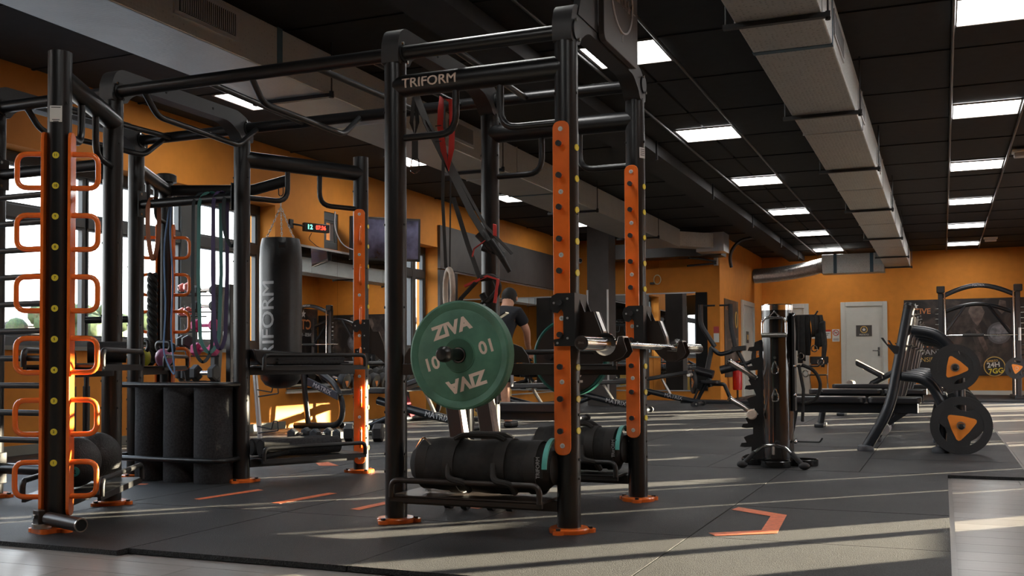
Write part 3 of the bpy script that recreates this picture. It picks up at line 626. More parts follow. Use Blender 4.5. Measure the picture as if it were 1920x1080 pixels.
# ------------------------------------------------------------------ the training rig
y1, y2 = 4.204, 5.289; XA, XB, XC, XD = -4.842, -4.005, -2.3225, -1.485; PH = 2.13
W1 = (-3.6, 3.458); W1m = (-5.247, 3.458); W5 = (-3.6, 6.035); W5m = (-5.247, 6.035)
rig = thing('training_rig', 'large black and orange tubular training rig bolted to the rubber floor', 'exercise rig', (-3.1635, 4.7465, 0))
posts = {}
def post(x, y, a=0, foot=True):
    mb = MB(); mb.lathe([(.0505, .012), (.0505, PH), (.046, PH), (.046, PH-.05), (0, PH-.05)], (x, y, 0), n=28)
    p = mb.build('post', M_steel, rig)
    f = MB(); f.lathe([(.086, .019), (.088, .026), (.088, .036), (.082, .041), (.05, .042)], (x, y, 0), n=32)
    for k in range(3):
        t = a+k*2*PI/3; c = V(x+.088*math.cos(t), y+.088*math.sin(t), 0); f.cyl(c+V(0,0,.019), c+V(0,0,.036), .026, n=14)
    f.build('foot_flange', M_orange, p)
    b = MB()
    for k in range(3):
        t = a+k*2*PI/3; c = V(x+.09*math.cos(t), y+.09*math.sin(t), 0); b.cyl(c+V(0,0,.036), c+V(0,0,.045), .011, n=6)
    b.build('foot_bolt', M_steel2, p)
    # rivet heads up the side of the tube
    r = MB()
    for z in (.25, .33, .52, .66, 1.0, 1.38, 1.9):
        for t in (-.15, PI+.6):
            c = V(x+.0505*math.cos(t), y+.0505*math.sin(t), z); d = V(math.cos(t), math.sin(t), 0); r.cyl(c-d*.002, c+d*.004, .006, n=8)
    r.build('rivet', M_black, p, kind='stuff')
    posts[(x, y)] = p; return p
for x in (XA, XB, XC, XD):
    for y in (y1, y2): post(x, y, -PI/2-.2 if y == y1 else -PI/2+.2)
pA = post(*W1, a=-2.4); pB = post(*W5, a=-PI/2+.9); pC = post(*W5m, a=.4); pD = post(*W1m, a=2)
# rails along the rig
for y, z in ((y1, 2.175), (y2, 2.205)):
    cuts = [-5.0, XA-.05, XA+.05, XB-.05, XB+.05, XC-.05, XC+.05, XD-.03]
    for i in range(0, 8, 2): MB().cyl((cuts[i], y, z), (cuts[i+1], y, z), .0325, n=20).build('top_rail', M_steel, rig)
# arched brackets from front post to back post
for x in (XA, XB, XC, XD):
    prof = [(y1-.055,2.12),(y1-.055,2.21),(y1-.03,2.27),(y1+.015,2.295),(y2-.10,2.295),(y2-.02,2.27),(y2+.03,2.235),(y2+.055,2.2),(y2+.055,2.12),(y2-.055,2.12),(y2-.075,2.155),(y2-.15,2.2),(y2-.2,2.215),(y1+.2,2.215),(y1+.15,2.2),(y1+.075,2.155),(y1+.055,2.12)]
    prof = [(p.x, p.y) for p in roundpath([V(a, b, 0) for a, b in prof], .02, True, 2)]
    br = MB(); n = len(prof)
    br.prism(prof, (x-.044, 0, 0), (0,1,0), (0,0,1), (.088,0,0)); b = br.build('arch_bracket', mat('grey coated bracket', (.035, .036, .038), .5, bump=.1, bscale=900), rig)
    for yy in (y1, y2):
        zz = 2.175 if yy == y1 else 2.205
        MB().cyl((x+.044, yy, zz), (x+.053, yy, zz), .045, n=18).build('collar_plate', M_steel2, b)
        h = MB(); h.cyl((x+.053, yy-.03, zz+.035), (x+.062, yy-.03, zz+.035), .008, n=6); h.cyl((x+.053, yy+.01, zz-.042), (x+.062, yy+.01, zz-.042), .008, n=6); h.build('bolt', M_chrome, b)
    if x != XA:
        h = MB()
        for yy in (y1+.35, y1+.75): h.cyl((x+.0435, yy, 2.255), (x+.0455, yy, 2.255), .008, n=10)
        h.build('bolt_hole', M_dblack, b)
# big crossbeams with two hand grips each
def beam(p, q, letter=False):
    p, q = V(*p, 2.02), V(*q, 2.02); d = (q-p).normalized(); L = (q-p).length
    b = MB().cyl(p+d*.01, q-d*.01, .0505, n=28).build('crossbeam', M_steel, rig)
    for s in (1, -1):
        a = (p if s > 0 else q) + d*s*.31; e = (p if s > 0 else q) + d*s*.045
        MB().tube([a+V(0,0,-.04), a+V(0,0,-.24), V(e.x, e.y, 1.78)], .0165, 12, .085).build('hand_grip', M_steel, b)
    h = MB()
    for t in (.42, .55): c = p+d*L*t+V(0,0,.035); h.cyl(c-V(0,0,.0), c+V(0,0,.014), .006, n=8)
    h.build('rivet', M_black, b); return b
bm = beam((XC, y1), (XD, y1)); beam((XC, y2), (XD, y2)); beam((XB, y1), W1); beam((XB, y2), W5); beam((XA, y2), W5m); beam((XA, y1), W1m)
# lettering wrapped on the front beam
def wrapb(a, b_, d):
    t = PI + b_/.0515 + .05
    r = .0508 + d
    t2 = b_/.0508 - .05
    return V(-2.125+a, y1 - r*math.cos(t2), 2.02 + r*math.sin(t2))
text('TRIFORM', .062, M_cream, bm, (0,0,0), (1,0,0), (0,0,1), .001, .0007, warp=wrapb, sx=1.08)
# pull up bars between the two rails
def pull(x, x2, drop):
    m = MB()
    if drop: m.tube([(x, y1, 2.16), (x, y1+.1, 2.05), (x2, y2-.2, 2.055), (x2, y2-.02, 2.19)], .0165, 12, .05)
    else: m.tube([(x, y1, 2.165), (x2, y2, 2.2)], .0165, 12)
    return m.build('pull_up_bar', M_steel, rig)
pull(-3.13, -3.15, True); pull(-3.8, -3.88, True); pull(-3.4, -3.55, False); pull(-2.76, -2.78, False); pull(-2.45, -2.5, False); pull(-2.02, -2.1, False); pull(-4.5, -4.55, False); pull(-4.62, -4.6, True)
# crossbars of the left bay
def xbar(x0, x1, y, z, r=.03):
    b = MB().cyl((x0+.05, y, z), (x1-.05, y, z), r, n=16).build('crossbar', M_steel, rig)
    for x in (x0+.048, x1-.056):
        MB().bb(x, x+.008, y-.04, y+.04, z-.085, z+.085).build('end_plate', M_steel2, b, bevel=.003)
        h = MB()
        for zz in (z-.065, z+.065): h.cyl((x-.004, y-.015, zz), (x+.012, y-.015, zz), .009, n=8)
        h.build('bolt', M_chrome, b)
xbar(XA, XB, y1, 1.8); xbar(XA, XB, y2, 1.785); xbar(XA, XB, y1, .18)
# wall-bar ladder between the two front left posts
for k in range(10): MB().cyl((W1m[0]+.04, W1[1], 1.505-k*.1218), (W1[0]-.05, W1[1], 1.505-k*.1218), .0135, n=12).build('ladder_bar', M_steel, rig)
# number stickers and peg boards
def sticker(c, n, parent, num=None):
    c, n = V(c), V(n).normalized(); s = MB().cyl(c-n*.003, c+n*.0012, .0145, n=18).build('number_sticker', M_yellow, parent, smooth=False)
    if num is not None: text(str(num), .016, M_black, s, c+n*.0016, V(0,0,1).cross(n), (0,0,1), .0004, .0003)
o1 = V(.477, -.879, 0); e1 = V(.879, .477, 0); o5 = V(.477, .879, 0); o5m = V(-.477, .879, 0); e5m = V(.879, .477, 0)
def ladder_post(P, pp, out, e, stick):
    c = V(*P, 0)
    for s in (1, -1):
        n = e*s
        pl = [(a, b) for a, b in rrect(-.038, .038, .085, 1.77, .03)]
        MB().prism(pl, c+n*.0505+out*.012, out, (0,0,1), n*.013).build('ladder_plate', M_orange, pp, smooth=False, bevel=.002)
        for k in range(6):
            z1 = 1.672-.2705*k; z0 = z1-.1495; a = c+n*.054+out*.02
            MB().tube([a+V(0,0,z1), a+n*.118+V(0,0,z1), a+n*.118+V(0,0,z0), a+V(0,0,z0)], .0118, 12, .045).build('ladder_rung', M_orange, pp)
        MB().cyl(c+n*.056+out*.03+V(0,0,1.73), c+n*.062+out*.03+V(0,0,1.73), .008, n=10).build('bolt', M_chrome, pp)
    if stick:
        for k in range(11): sticker(c+out*.0505+V(0,0,1.663-.1345*k), out, pp, 11-k)
ladder_post(W1, pA, o1, e1, True); ladder_post(W5m, pC, -o5m, V(.879, .477, 0), False)
def peg_post(P, pp, n, e, zs, ztop, zbot, loops=False):
    n, e = V(n).normalized(), V(e).normalized(); c = V(*P, 0)
    MB().prism(rrect(-.037-.008, .037-.008, zbot, ztop, .03), c+n*.047, e, (0,0,1), n*.008).build('peg_board', M_orange, pp, smooth=False, bevel=.0025)
    for z in zs:
        q = c+n*.055-e*.008+V(0,0,z); w = MB().lathe([(.0105,0),(.0105,.002),(.009,.0035),(0,.0036)], q, n, 18).build('white_washer', M_white, pp); MB().cyl(q+n*.0036, q+n*.0042, .004, n=8).build('screw_head', M_steelb, w)
    if loops:
        for z in zs[:-1]:
            q = c+n*.055+V(0,0,z); MB().tube([q+V(0,0,-.07), q+n*.02+V(0,0,-.085), q+n*.02+V(0,0,-.185), q+V(0,0,-.2)], .009, 8, .015).build('grip_loop', M_orange, pp)
    else:
        for k in range(10):
            z = 1.673-.1355*k
            q = c+n*.055-e*.008+V(0,0,z); s = MB().cyl(q, q+n*.02, .0105, n=14).build('peg', M_orange, pp); MB().cyl(q+n*.02, q+n*.034, .0125, n=14).build('rubber_cap', M_rub, s)
    for k in range(10 if not loops else 12): sticker(c+e*.0505+n*.012+V(0,0,1.663-.1345*k), e+n*.25, pp)
zs = [1.74-.27*k for k in range(6)]
peg_post((XD, y1), posts[(XD, y1)], (0,-1,0), (1,0,0), zs, 1.775, .35); peg_post((XD, y2), posts[(XD, y2)], (0,-1,0), (1,0,0), zs, 1.775, .35)
peg_post(W5, pB, (.477,-.879,0), (.879,.477,0), [1.74-.27*k for k in range(7)], 1.775, .08, True)
# small stickers
c = V(*W1, 1.845); st = MB().box(c+o1*.0515, (.052, .0015, .072), e1).build('white_label', M_white, pA, bevel=.0005)
for k in range(3): MB().box(c+o1*.0527+V(0,0,.028 if k == 0 else -.026-.008*(k-1)), (.04-.008*k, .0005, .003), e1).build('label_line', M_black, st, smooth=False)
c = V(XD+.045, y2-.025, 1.84); st = MB().box(c, (.04, .002, .055), (.45,.89,0)).build('white_label', M_white, posts[(XD, y2)])
for k in range(4): MB().box(c+V(.0012,-.0006,.018-.01*k), (.03, .0008, .003), (.45,.89,0)).build('label_line', M_black, st, smooth=False)
# sign board on the end arch
sg = MB().prism(rrect(y1+.3, y2-.22, 2.22, 2.86, .04), (XD+.05, 0, 0), (0,1,0), (0,0,1), (.03,0,0)).build('sign_board', M_board, rig, smooth=False, bevel=.003)
MB().prism([(y1+.02,2.25),(y1+.3,2.25),(y1+.3,2.6),(y1+.2,2.55),(y1+.1,2.42)], (XD+.02, 0, 0), (0,1,0), (0,0,1), (.03,0,0)).build('sign_gusset', M_steel2, sg, smooth=False)
MB().tube([(XD+.0815, 4.79+.18*math.cos(i*PI/20), 2.51+.18*math.sin(i*PI/20)) for i in range(40)], .0055, 6, closed=True).build('sign_ring', M_grayp, sg)
text('TRIFORM', .085, M_grayp, sg, (XD+.082, 4.79, 2.485), (0,1,0), (0,0,1), .002, .0022); text('FUNCTIONAL TRAINING', .022, M_grayp, sg, (XD+.082, 4.79, 2.55), (0,1,0), (0,0,1), .001)
for a, b in ((4.79, 2.30), (4.79, 2.72)): MB().box((XD+.0815, a, b), (.006, .003, .03)).build('sign_tick', M_grayp, sg, smooth=False)
MB().box((XD+.0815, 5.0, 2.48), (.006, .03, .004)).build('sign_tick', M_grayp, sg, smooth=False)
# landmine tube at the first post
lm = MB().tube([(-3.555,3.37,.085),(-3.31,3.305,.08)], .029, 20).build('landmine_tube', M_brown, pA); MB().cyl((-3.311,3.3053,.08), (-3.307,3.3042,.08), .0245, n=20).build('tube_bore', M_dblack, lm)
MB().lathe([(.0245,0),(.0245,.006),(.0295,.006),(.0295,0)], (-3.311,3.3053,.08), (.966,-.256,-.02), 24).build('tube_rim', M_steelb, lm)
b = MB().box((-3.6,3.36,.09), (.05,.03,.065), (1,-.25,0)).build('swivel_bracket', M_brown, pA, bevel=.004); MB().cyl((-3.6,3.375,.042), (-3.6,3.375,.062), .04, n=20).build('swivel_ring', M_steelb, pA); MB().cyl((-3.608,3.343,.095), (-3.61,3.335,.095), .012, n=10).build('bolt', M_chrome, b)
MB().prism(rrect(-.055,.055,-.03,.05,.02), (-3.6,3.38,.019), (1,-.25,0), (.25,1,0), (0,0,.022)).build('foot_plate', M_orange, pA, smooth=False)
# storage shelves slung between posts
def shelf(p, q, z, half=.17, off=0, rail=True, short=.06, railz=.065, mt=M_steel2, inner=0):
    p, q = V(*p, 0), V(*q, 0); d = (q-p).normalized(); L = (q-p).length; s = V(0,0,1).cross(d); m = (p+q)/2+s*off
    b = MB().bar(p+d*.045+V(0,0,z-.035), q-d*.045+V(0,0,z-.035), .05, .048).build('shelf_beam', mt, rig, smooth=False, bevel=.003)
    MB().box(m+V(0,0,z-.006), (L-2*short, 2*half, .012), d).build('tray', mt, b, smooth=False, bevel=.002)
    for k in (-1, 1):
        MB().box(m+s*k*(half-.008)+V(0,0,z-.018), (L-2*short, .016, .022), d).build('tray_lip', mt, b, smooth=False)
        if rail:
            e0 = m - d*(L/2-short-.01)+s*k*half; e1_ = m + d*(L/2-short-.01-inner)+s*k*half
            MB().tube([e0+V(0,0,z-.01), e0+V(0,0,z+railz), e1_+V(0,0,z+railz), e1_+V(0,0,z-.01)], .013, 10, .05).build('shelf_rail', mt, b)
    return b
shelf((XC, y1), (XD, y1), .165, mt=M_brown); shelf((XC, y2), (XD, y2), .165); shelf((XC, y2), (XD, y2), .735)
shelf((XB, y1), W1, .165); shelf((XB, y1), W1, .745); shelf((XB, y2), W5, .165); shelf((XB, y2), W5, .735); shelf((XA, y2), W5m, .735)
# plate storage bar on the front middle beam
b = MB().bar((XC+.045,y1,.715), (XD-.045,y1,.715), .05, .05).build('shelf_beam', M_brown, rig, smooth=False, bevel=.003)
MB().prism([(-2.268,.742),(-2.268,.775),(-2.245,.81),(-2.2,.825),(-1.73,.825),(-1.69,.81),(-1.665,.775),(-1.655,.742)], (0,y1-.02,0), (1,0,0), (0,0,1), (0,.01,0)).build('backing_plate', M_brown, b, smooth=False)
pg = MB().cyl((-1.84,y1-.02,.778), (-1.84,3.745,.778), .0235, n=20).build('plate_peg', M_steel, b); MB().lathe([(.03,0),(.033,.015),(.032,.035),(.022,.05),(0,.054)], (-1.84,3.75,.778), (0,-1,0), 20).build('peg_cap', M_black, pg)
b2 = MB().cyl((-1.99,y2+.02,.778), (-1.99,5.95,.778), .0235, n=20).build('plate_peg', M_steel, rig)
# roll holder bars in the left bay
for z in (.62, .165): MB().tube([(XA-.03,y2,z),(XA-.03,5.06,z),(XB+.01,5.06,z),(XB+.01,y2,z)], .0165, 12, .05).build('holder_bar', M_steel, rig)
MB().cyl((XA-.03,y2-.02,1.04), (-5.14,5.165,1.035), .022, n=14).build('side_peg', M_steel, posts[(XA, y2)])
# boom for the bag
MB().tube([(W5m[0],W5m[1],2.02),(-4.66,6.28,2.02),(-4.42,6.37,2.09)], .04, 18, .04).build('bag_boom', M_steel2, pC); MB().lathe([(.075,0),(.075,.05),(.06,.06)], (W5m[0],W5m[1],2.08), n=20).build('boom_hub', M_steel2, pC)

# ------------------------------------------------------------------ rack arms, barbell, plates
def rack_arm(lab, P, n, e):
    n, e = V(n).normalized(), V(e).normalized(); c = V(*P, 0); t = thing('rack_hook', lab, 'rack hook', (P[0], P[1], .9), 'padded rack hooks holding the barbell')
    hook = [(-.052,.975),(-.056,1.0),(-.045,1.025),(-.022,1.036),(.052,1.036),(.052,.812),(-.034,.812),(-.038,.84),(-.012,.845),(.006,.86),(.006,.955),(-.005,.97),(-.022,.952),(-.04,.955)]
    MB().prism(hook, c+n*.064, e, (0,0,1), n*.011).build('hook_plate', M_steel2, t, smooth=False)
    r = MB()
    for a, z in ((-.035,.995),(.025,1.012),(.025,.93),(.025,.845),(-.02,.825)): r.cyl(c+n*.075+e*a+V(0,0,z), c+n*.078+e*a+V(0,0,z), .005, n=8)
    r.build('rivet', M_silver, t, kind='stuff')
    g = [(.052,1.036),(.06,1.0),(.078,.958),(.118,.958),(.15,.875),(.162,.80),(.212,.796),(.226,.85),(.243,.85),(.262,.79),(.245,.765),(.2,.745),(.16,.745),(.12,.775),(.095,.805),(.052,.812)]
    for d in (.004, -.085): MB().prism(g, c+n*d, e, (0,0,1), -n*.006).build('side_plate', M_brown, t, smooth=False)
    MB().prism([(.052,.812),(.057,.812),(.057,1.036),(.052,1.036)], c+n*.075, e, (0,0,1), -n*.166).build('front_plate', M_steel2, t, smooth=False)
    s = MB(); pts = [(.118,.958),(.15,.875),(.162,.80)]
    s.strap([c+n*-.04+e*a+V(0,0,z) for a, z in pts], n, .045, .006); s.build('pad_strip', M_steelb, t, smooth=False)
    s = MB(); s.strap([c+n*-.04+e*a+V(0,0,z) for a, z in ((.162,.80),(.212,.796),(.226,.85),(.243,.85))], n, .085, .005); s.build('cradle_strip', M_steelb, t, smooth=False)
    return t
rack_arm('black and steel rack hook on the front right orange peg post', (XD, y1), (0,-1,0), (1,0,0))
rack_arm('black and steel rack hook on the back right orange peg post', (XD, y2), (0,-1,0), (1,0,0))
rack_arm('empty black rack hook on the orange post left of the green plate', W5, (.477,-.879,0), (.879,.477,0))
bb = thing('barbell', 'chrome barbell lying across the two right rack hooks', 'barbell', (-1.298, 4.83, .82))
MB().cyl((-1.298,4.16,.818), (-1.298,5.42,.818), .014, n=16).build('shaft', M_chrome, bb)
for a, b_, s in ((3.83,4.15,-1),(5.42,5.92,1)):
    lo, hi = (a, b_)
    sl = MB().cyl((-1.298,lo,.818), (-1.298,hi,.818), .0285, n=24).build('sleeve', M_chrome, bb)
    MB().lathe([(.03,0),(.048,.004),(.048,.018),(.03,.024),(.022,.05)], (-1.298, 4.13 if s < 0 else 5.44, .818), (0,-s,0), 24).build('collar', M_chrome, bb)
MB().cyl((-1.298,3.829,.818), (-1.298,3.8265,.818), .021, n=20).build('end_cap', M_brown, sl); text('ZIVA', .011, M_steelb, sl, (-1.298,3.8262,.818), (1,0,0), (0,0,1), .0004, .0003)
def bumper(lab, c, s, rot, mfront, t=.062):
    c = V(c); n = V(0, s, 0); X = V(-s, 0, 0); th = thing('bumper_plate', lab, 'weight plate', c)
    X = V(math.cos(rot)*(-s), 0, math.sin(rot)) ; Y = V(math.sin(rot)*s, 0, math.cos(rot))
    if s < 0: X = V(math.cos(rot), 0, math.sin(rot)); Y = V(-math.sin(rot), 0, math.cos(rot))
    prof = [(.027, 0), (.027, t*.98), (.07, t*.98), (.073, t*.9), (.185, t*.9), (.19, t*.86), (.194, t*.9), (.217, t), (.225, t*.93), (.225, t*.07), (.217, 0), (.194, t*.1), (.19, t*.14), (.185, t*.1), (.073, t*.1), (.07, 0.02*t)]
    mb = MB(); o = c; d = n; nn = 64; a = V(1,0,0); b = V(0,0,1); P = []; F = []; m = len(prof)
    for r, h in prof:
        for i in range(nn): q = 2*PI*i/nn; P.append(o+d*h+(a*math.cos(q)+b*math.sin(q))*r)
    for j in range(m):
        for i in range(nn): k = (j+1) % m; F.append((j*nn+i, j*nn+(i+1) % nn, k*nn+(i+1) % nn, k*nn+i))
    mb.add(P, F); mb.build('disc', mfront, th)
    MB().lathe([(.0255,0),(.0255,t+.001),(.031,t+.002),(.031,t-.003)], c, n, 24).build('steel_hub', M_steelb, th)
    f = c+n*(t*.9+.0004)
    MB().lathe([(.034,0),(.034,.0008),(.068,.0008),(.068,0)], c+n*(t*.98), n, 40).build('hub_recess', mat('dark green hub', (.03,.1,.06), .55), th)
    for sg, yy in ((1, .115), (-1, -.115)):
        text('ZIVA', .074, M_cream, th, f+Y*yy, X*sg, Y*sg, .001, .0035, sx=1.1); text('10', .074, M_cream, th, f-X*sg*.13+Y*.0, X*sg, Y*sg, .001, .002)
    return th
bumper('green ten kilo ZIVA bumper plate hanging on the front peg', (-1.84, 3.92, .775), -1, math.radians(17), M_green)
bumper('green ZIVA bumper plate hanging behind the rig, its dark back turned to us', (-1.99, 5.66, .775), 1, .3, M_green2)
bk = MB().cyl((-1.99, 5.655, .775), (-1.99, 5.6595, .775), .205, n=48); _b = bk.build('brown_back_disc', M_brown, bpy.data.objects['bumper_plate.001'])  # dark brown disc laid over the back of the plate
f = V(-1.99, 5.6545, .775)
for sg in (1, -1): text('ZIVA', .074, M_cream, bpy.data.objects['bumper_plate.001'], f+V(0,0,.115*sg), (sg,0,0), (0,0,sg), .001, .0035)

# ------------------------------------------------------------------ sandbags
def sandbag(lab, c, L, r, grp, teal_right=True):
    c = V(c); t = thing('sandbag', lab, 'sandbag', c, grp); n = 28; N = 22; P = []; F = []
    rr = lambda u: r*(1-abs(u)**7*.42)*(1+.03*math.sin(u*9))
    mb = MB()
    for i in range(N+1):
        u = -1+2*i/N; R = rr(u)
        for k in range(n):
            q = 2*PI*k/n; w = 1+.025*math.sin(3*q+u*5)+.012*math.sin(7*q-u*11); P.append(c+V(u*L/2, R*w*math.cos(q), R*w*math.sin(q)*.95))
    for i in range(N):
        for k in range(n): F.append((i*n+k, i*n+(k+1) % n, (i+1)*n+(k+1) % n, (i+1)*n+k))
    F += [tuple(reversed(range(n))), tuple(range(N*n, (N+1)*n))]; mb.add(P, F).build('bag_body', M_nylon, t)
    for u in (-.78, -.36, .36, .78):
        R = rr(u)*1.03; MB().strap([c+V(u*L/2, R*math.cos(2*PI*k/24), R*math.sin(2*PI*k/24)*.96) for k in range(24)], (1,0,0), .05, .005, True).build('strap', M_web, t)
    for u0, u1 in ((-.36, .36),):
        for sg in (-1, 1):
            a = c+V(u0*L/2, sg*r*.35, r*.93); b = c+V(u1*L/2, sg*r*.35, r*.93)
            MB().tube([a, a.lerp(b, .15)+V(0,0,.02), a.lerp(b, .85)+V(0,0,.02), b], .013, 8, .05).build('handle', M_web, t)
    for u, yy in ((-.15, -.9), (.5, -.95)):
        a = c+V(u*L/2, yy*r, -.05); MB().tube([a+V(-.07,0,.07), a+V(-.06,-.03,0), a+V(.02,-.03,-.01), a+V(.03,0,-.05)], .014, 8, .03).build('side_handle', M_web, t)
    sR = 1 if teal_right else -1; e = c+V(sR*L/2*1.0, 0, 0)
    MB().lathe([(r*.62,-.012),(r*.6,.004),(r*.3,.014),(0,.016)], e, (sR,0,0), 24).build('end_cap', M_nylon, t)
    MB().strap([c+V(sR*L/2*.985, r*.96*math.cos(a), r*.99*math.sin(a)) for a in [.9+.17*k for k in range(14)]], (1,0,0), .02, .012).build('teal_trim', M_teal, t)
    MB().strap([e+V(.004, r*.5*math.cos(a), r*.5*math.sin(a)) for a in [-1.2+.2*k for k in range(12)]], (1,0,0), .02, .05).build('end_handle', M_web, t)
    lb = MB().box(c+V(sR*L/2*.9, -r*.93, .01), (.035, .003, .09), (1,.25,0)).build('label_patch', M_black, t); text('TRIFORM', .022, M_grayp, lb, c+V(sR*L/2*.9, -r*.93-.004, .01), (0,0,1), (-1,-.25,0), .001, .0004)
    return t
sandbag('black padded sandbag with teal trim on the front low shelf', (-1.865, y1-.035, .294), .66, .122, 'black training sandbags')
sandbag('black sandbag with teal end on the low back shelf between the orange posts', (-1.80, y2-.03, .290), .50, .118, 'black training sandbags')
kb = bpy.data.objects['sandbag']; MB().tube([(-2.17,y1-.09,.37),(-2.13,y1-.1,.42),(-2.09,y1-.1,.38)], .004, 6, .02).build('metal_ring', M_chrome, kb)

# folded bench parked inside the rig behind the front shelf
fb = thing('folded_bench', 'upright folded weight bench with two steel legs behind the front sandbag', 'bench', (-2.2, 4.78, 0))
for x0, x1 in ((-2.33, -2.2), (-2.16, -2.04)):
    MB().bar((x0+.01, 4.78, .62), (x0+.1, 4.7, .3), .075, .05, (0,1,0)).build('leg', M_brown, fb, smooth=False, bevel=.004)
    MB().bar((x0+.053, 4.775, .62), (x0+.143, 4.695, .3), .012, .052, (0,1,0)).build('sunlit_side_strip', M_steelb, fb, smooth=False)  # paler steel strip stands in for the sunlit side of the leg
MB().bb(-2.32, -1.98, 4.72, 4.8, .12, .3).build('base_frame', M_brown, fb, smooth=False, bevel=.005)
MB().bb(-2.3, -1.95, 4.62, 4.68, .07, .12).build('axle_plate', M_steel2, fb, smooth=False, bevel=.004)
for x in (-2.29, -2.2, -2.06, -1.96):
    MB().cyl((x, 4.66, .06), (x+.03, 4.66, .06), .038, n=18).build('wheel', M_rub, fb)
MB().bb(-2.31, -2.24, 4.82, 4.9, .3, .62).build('seat_pad', M_vinyl, fb, bevel=.02)

# ------------------------------------------------------------------ rolls, balls, bag
for k, (x, r, lb) in enumerate(((-4.62, .105, 'left'), (-4.39, .11, 'middle'), (-4.145, .118, 'right'))):
    m = MB(); m.lathe([(0,.0),(r*.95,.0),(r,.01),(r,.3),(r*.985,.45),(r,.598),(r*.93,.606),(0,.606)], (x, 5.20, .02), n=36)
    tr = tag(m.build('foam_mat_roll', M_foam), 'rolled charcoal foam mat standing upright, %s one of three' % lb, 'mat', 'rolled foam mats')
    mb = MB(); 
    sp_ = [V(x+(.015+.0052*i*r/.11)*math.cos(i*.55), 5.20+(.015+.0052*i*r/.11)*math.sin(i*.55), .627) for i in range(17)]
    o = mb.strap(sp_, (0,0,1), .004, .003).build('spiral_edge', M_rub, tr)
def medball(lab, c, r):
    t = thing('medicine_ball', lab, 'medicine ball', c, 'textured medicine balls'); m = MB(); m.sphere(c, r, n=48, m=32)
    b = m.build('ball', mat('pimpled rubber', (.02,.02,.021), .55, bump=1, bscale=150, bdist=.004), t)
    return t
mbt = medball('black medicine ball with a teal number two disc on the low left shelf', (-3.765, 3.72, .29), .118); medball('plain black medicine ball behind the one with the teal disc', (-3.86, 3.95, .292), .12)
n = (V(0,0,.74)-V(-3.765,3.72,.29)).normalized(); n = (n+V(.02,-.05,-.42)).normalized(); cs = V(-3.765,3.72,.29)+n*.117
dsk = MB().cyl(cs-n*.004, cs+n*.002, .024, n=24).build('teal_disc', mat('teal print', (.05,.33,.33), .5), mbt, smooth=False); text('2', .03, M_black, dsk, cs+n*.0026, V(0,0,1).cross(n), n.cross(V(0,0,1).cross(n)), .0006, .001)
rl = tag(MB().cyl((-3.83,3.86,.805), (-3.7,3.98,.805), .052, n=24).build('massage_roller', M_rub), 'short black massage roller on the upper left shelf', 'roller')
bag = thing('punching_bag', 'tall black TRIFORM punching bag hanging on chains', 'punching bag', (-4.47, 6.36, .57)); bx, by = -4.47, 6.36
MB().lathe([(0,.565),(.06,.57),(.11,.592),(.142,.635),(.151,.7),(.153,1.0),(.153,1.5),(.148,1.6),(.135,1.66),(.12,1.655),(0,1.64)], (bx,by,0), n=40).build('bag_body', M_leather, bag)
MB().lathe([(.154,.68),(.1545,.69),(.154,.70)], (bx,by,0), n=40).build('seam', M_black, bag)
for k in range(3):
    a = -.9+k*2*PI/3; p0 = V(bx+.12*math.cos(a), by+.12*math.sin(a), 1.66); p1 = V(bx, by, 1.9); ch = MB(); L = 13
    for i in range(L):
        q = p0.lerp(p1, (i+.5)/L); d = (p1-p0).normalized(); s = d.orthogonal().normalized() if i % 2 else d.cross(d.orthogonal()).normalized()
        ch.tube([q+d*.015*math.cos(u*PI/4)+s*.006*math.sin(u*PI/4) for u in range(8)], .0022, 5, closed=True)
    ch.build('chain', M_steelb, bag)
    MB().strap([V(bx+.13*math.cos(a),by+.13*math.sin(a),1.52), V(bx+.15*math.cos(a),by+.15*math.sin(a),1.6), p0], (-math.sin(a),math.cos(a),0), .05, .006).build('loop_tab', M_leather, bag)
ch = MB()
for i in range(3):
    q = V(bx,by,1.915+i*.024); s = V(1,0,0) if i % 2 else V(0,1,0); ch.tube([q+V(0,0,.015*math.cos(u*PI/4))+s*.006*math.sin(u*PI/4) for u in range(8)], .0022, 5, closed=True)
ch.build('chain', M_steelb, bag); MB().tube([(bx,by,1.975),(bx+.02,by,1.985),(bx+.022,by,2.04),(bx,by,2.055),(bx-.02,by,2.04),(bx-.018,by,1.985)], .004, 6, .01, closed=True).build('carabiner', M_black, bag)
vdir = V(-bx, -by, 0).normalized(); a0 = math.atan2(vdir.y, vdir.x) - .62
def wrapbag(a, b_, d):
    q = a0 - (-b_)/.153*-1; r = .1545+d
    q = a0 - b_/.153
    return V(bx+r*math.cos(q), by+r*math.sin(q), 1.02+a)
text('TRIFORM', .145, M_grayp, bag, (0,0,0), (1,0,0), (0,1,0), .0012, .0015, warp=wrapbag, sx=1.1)
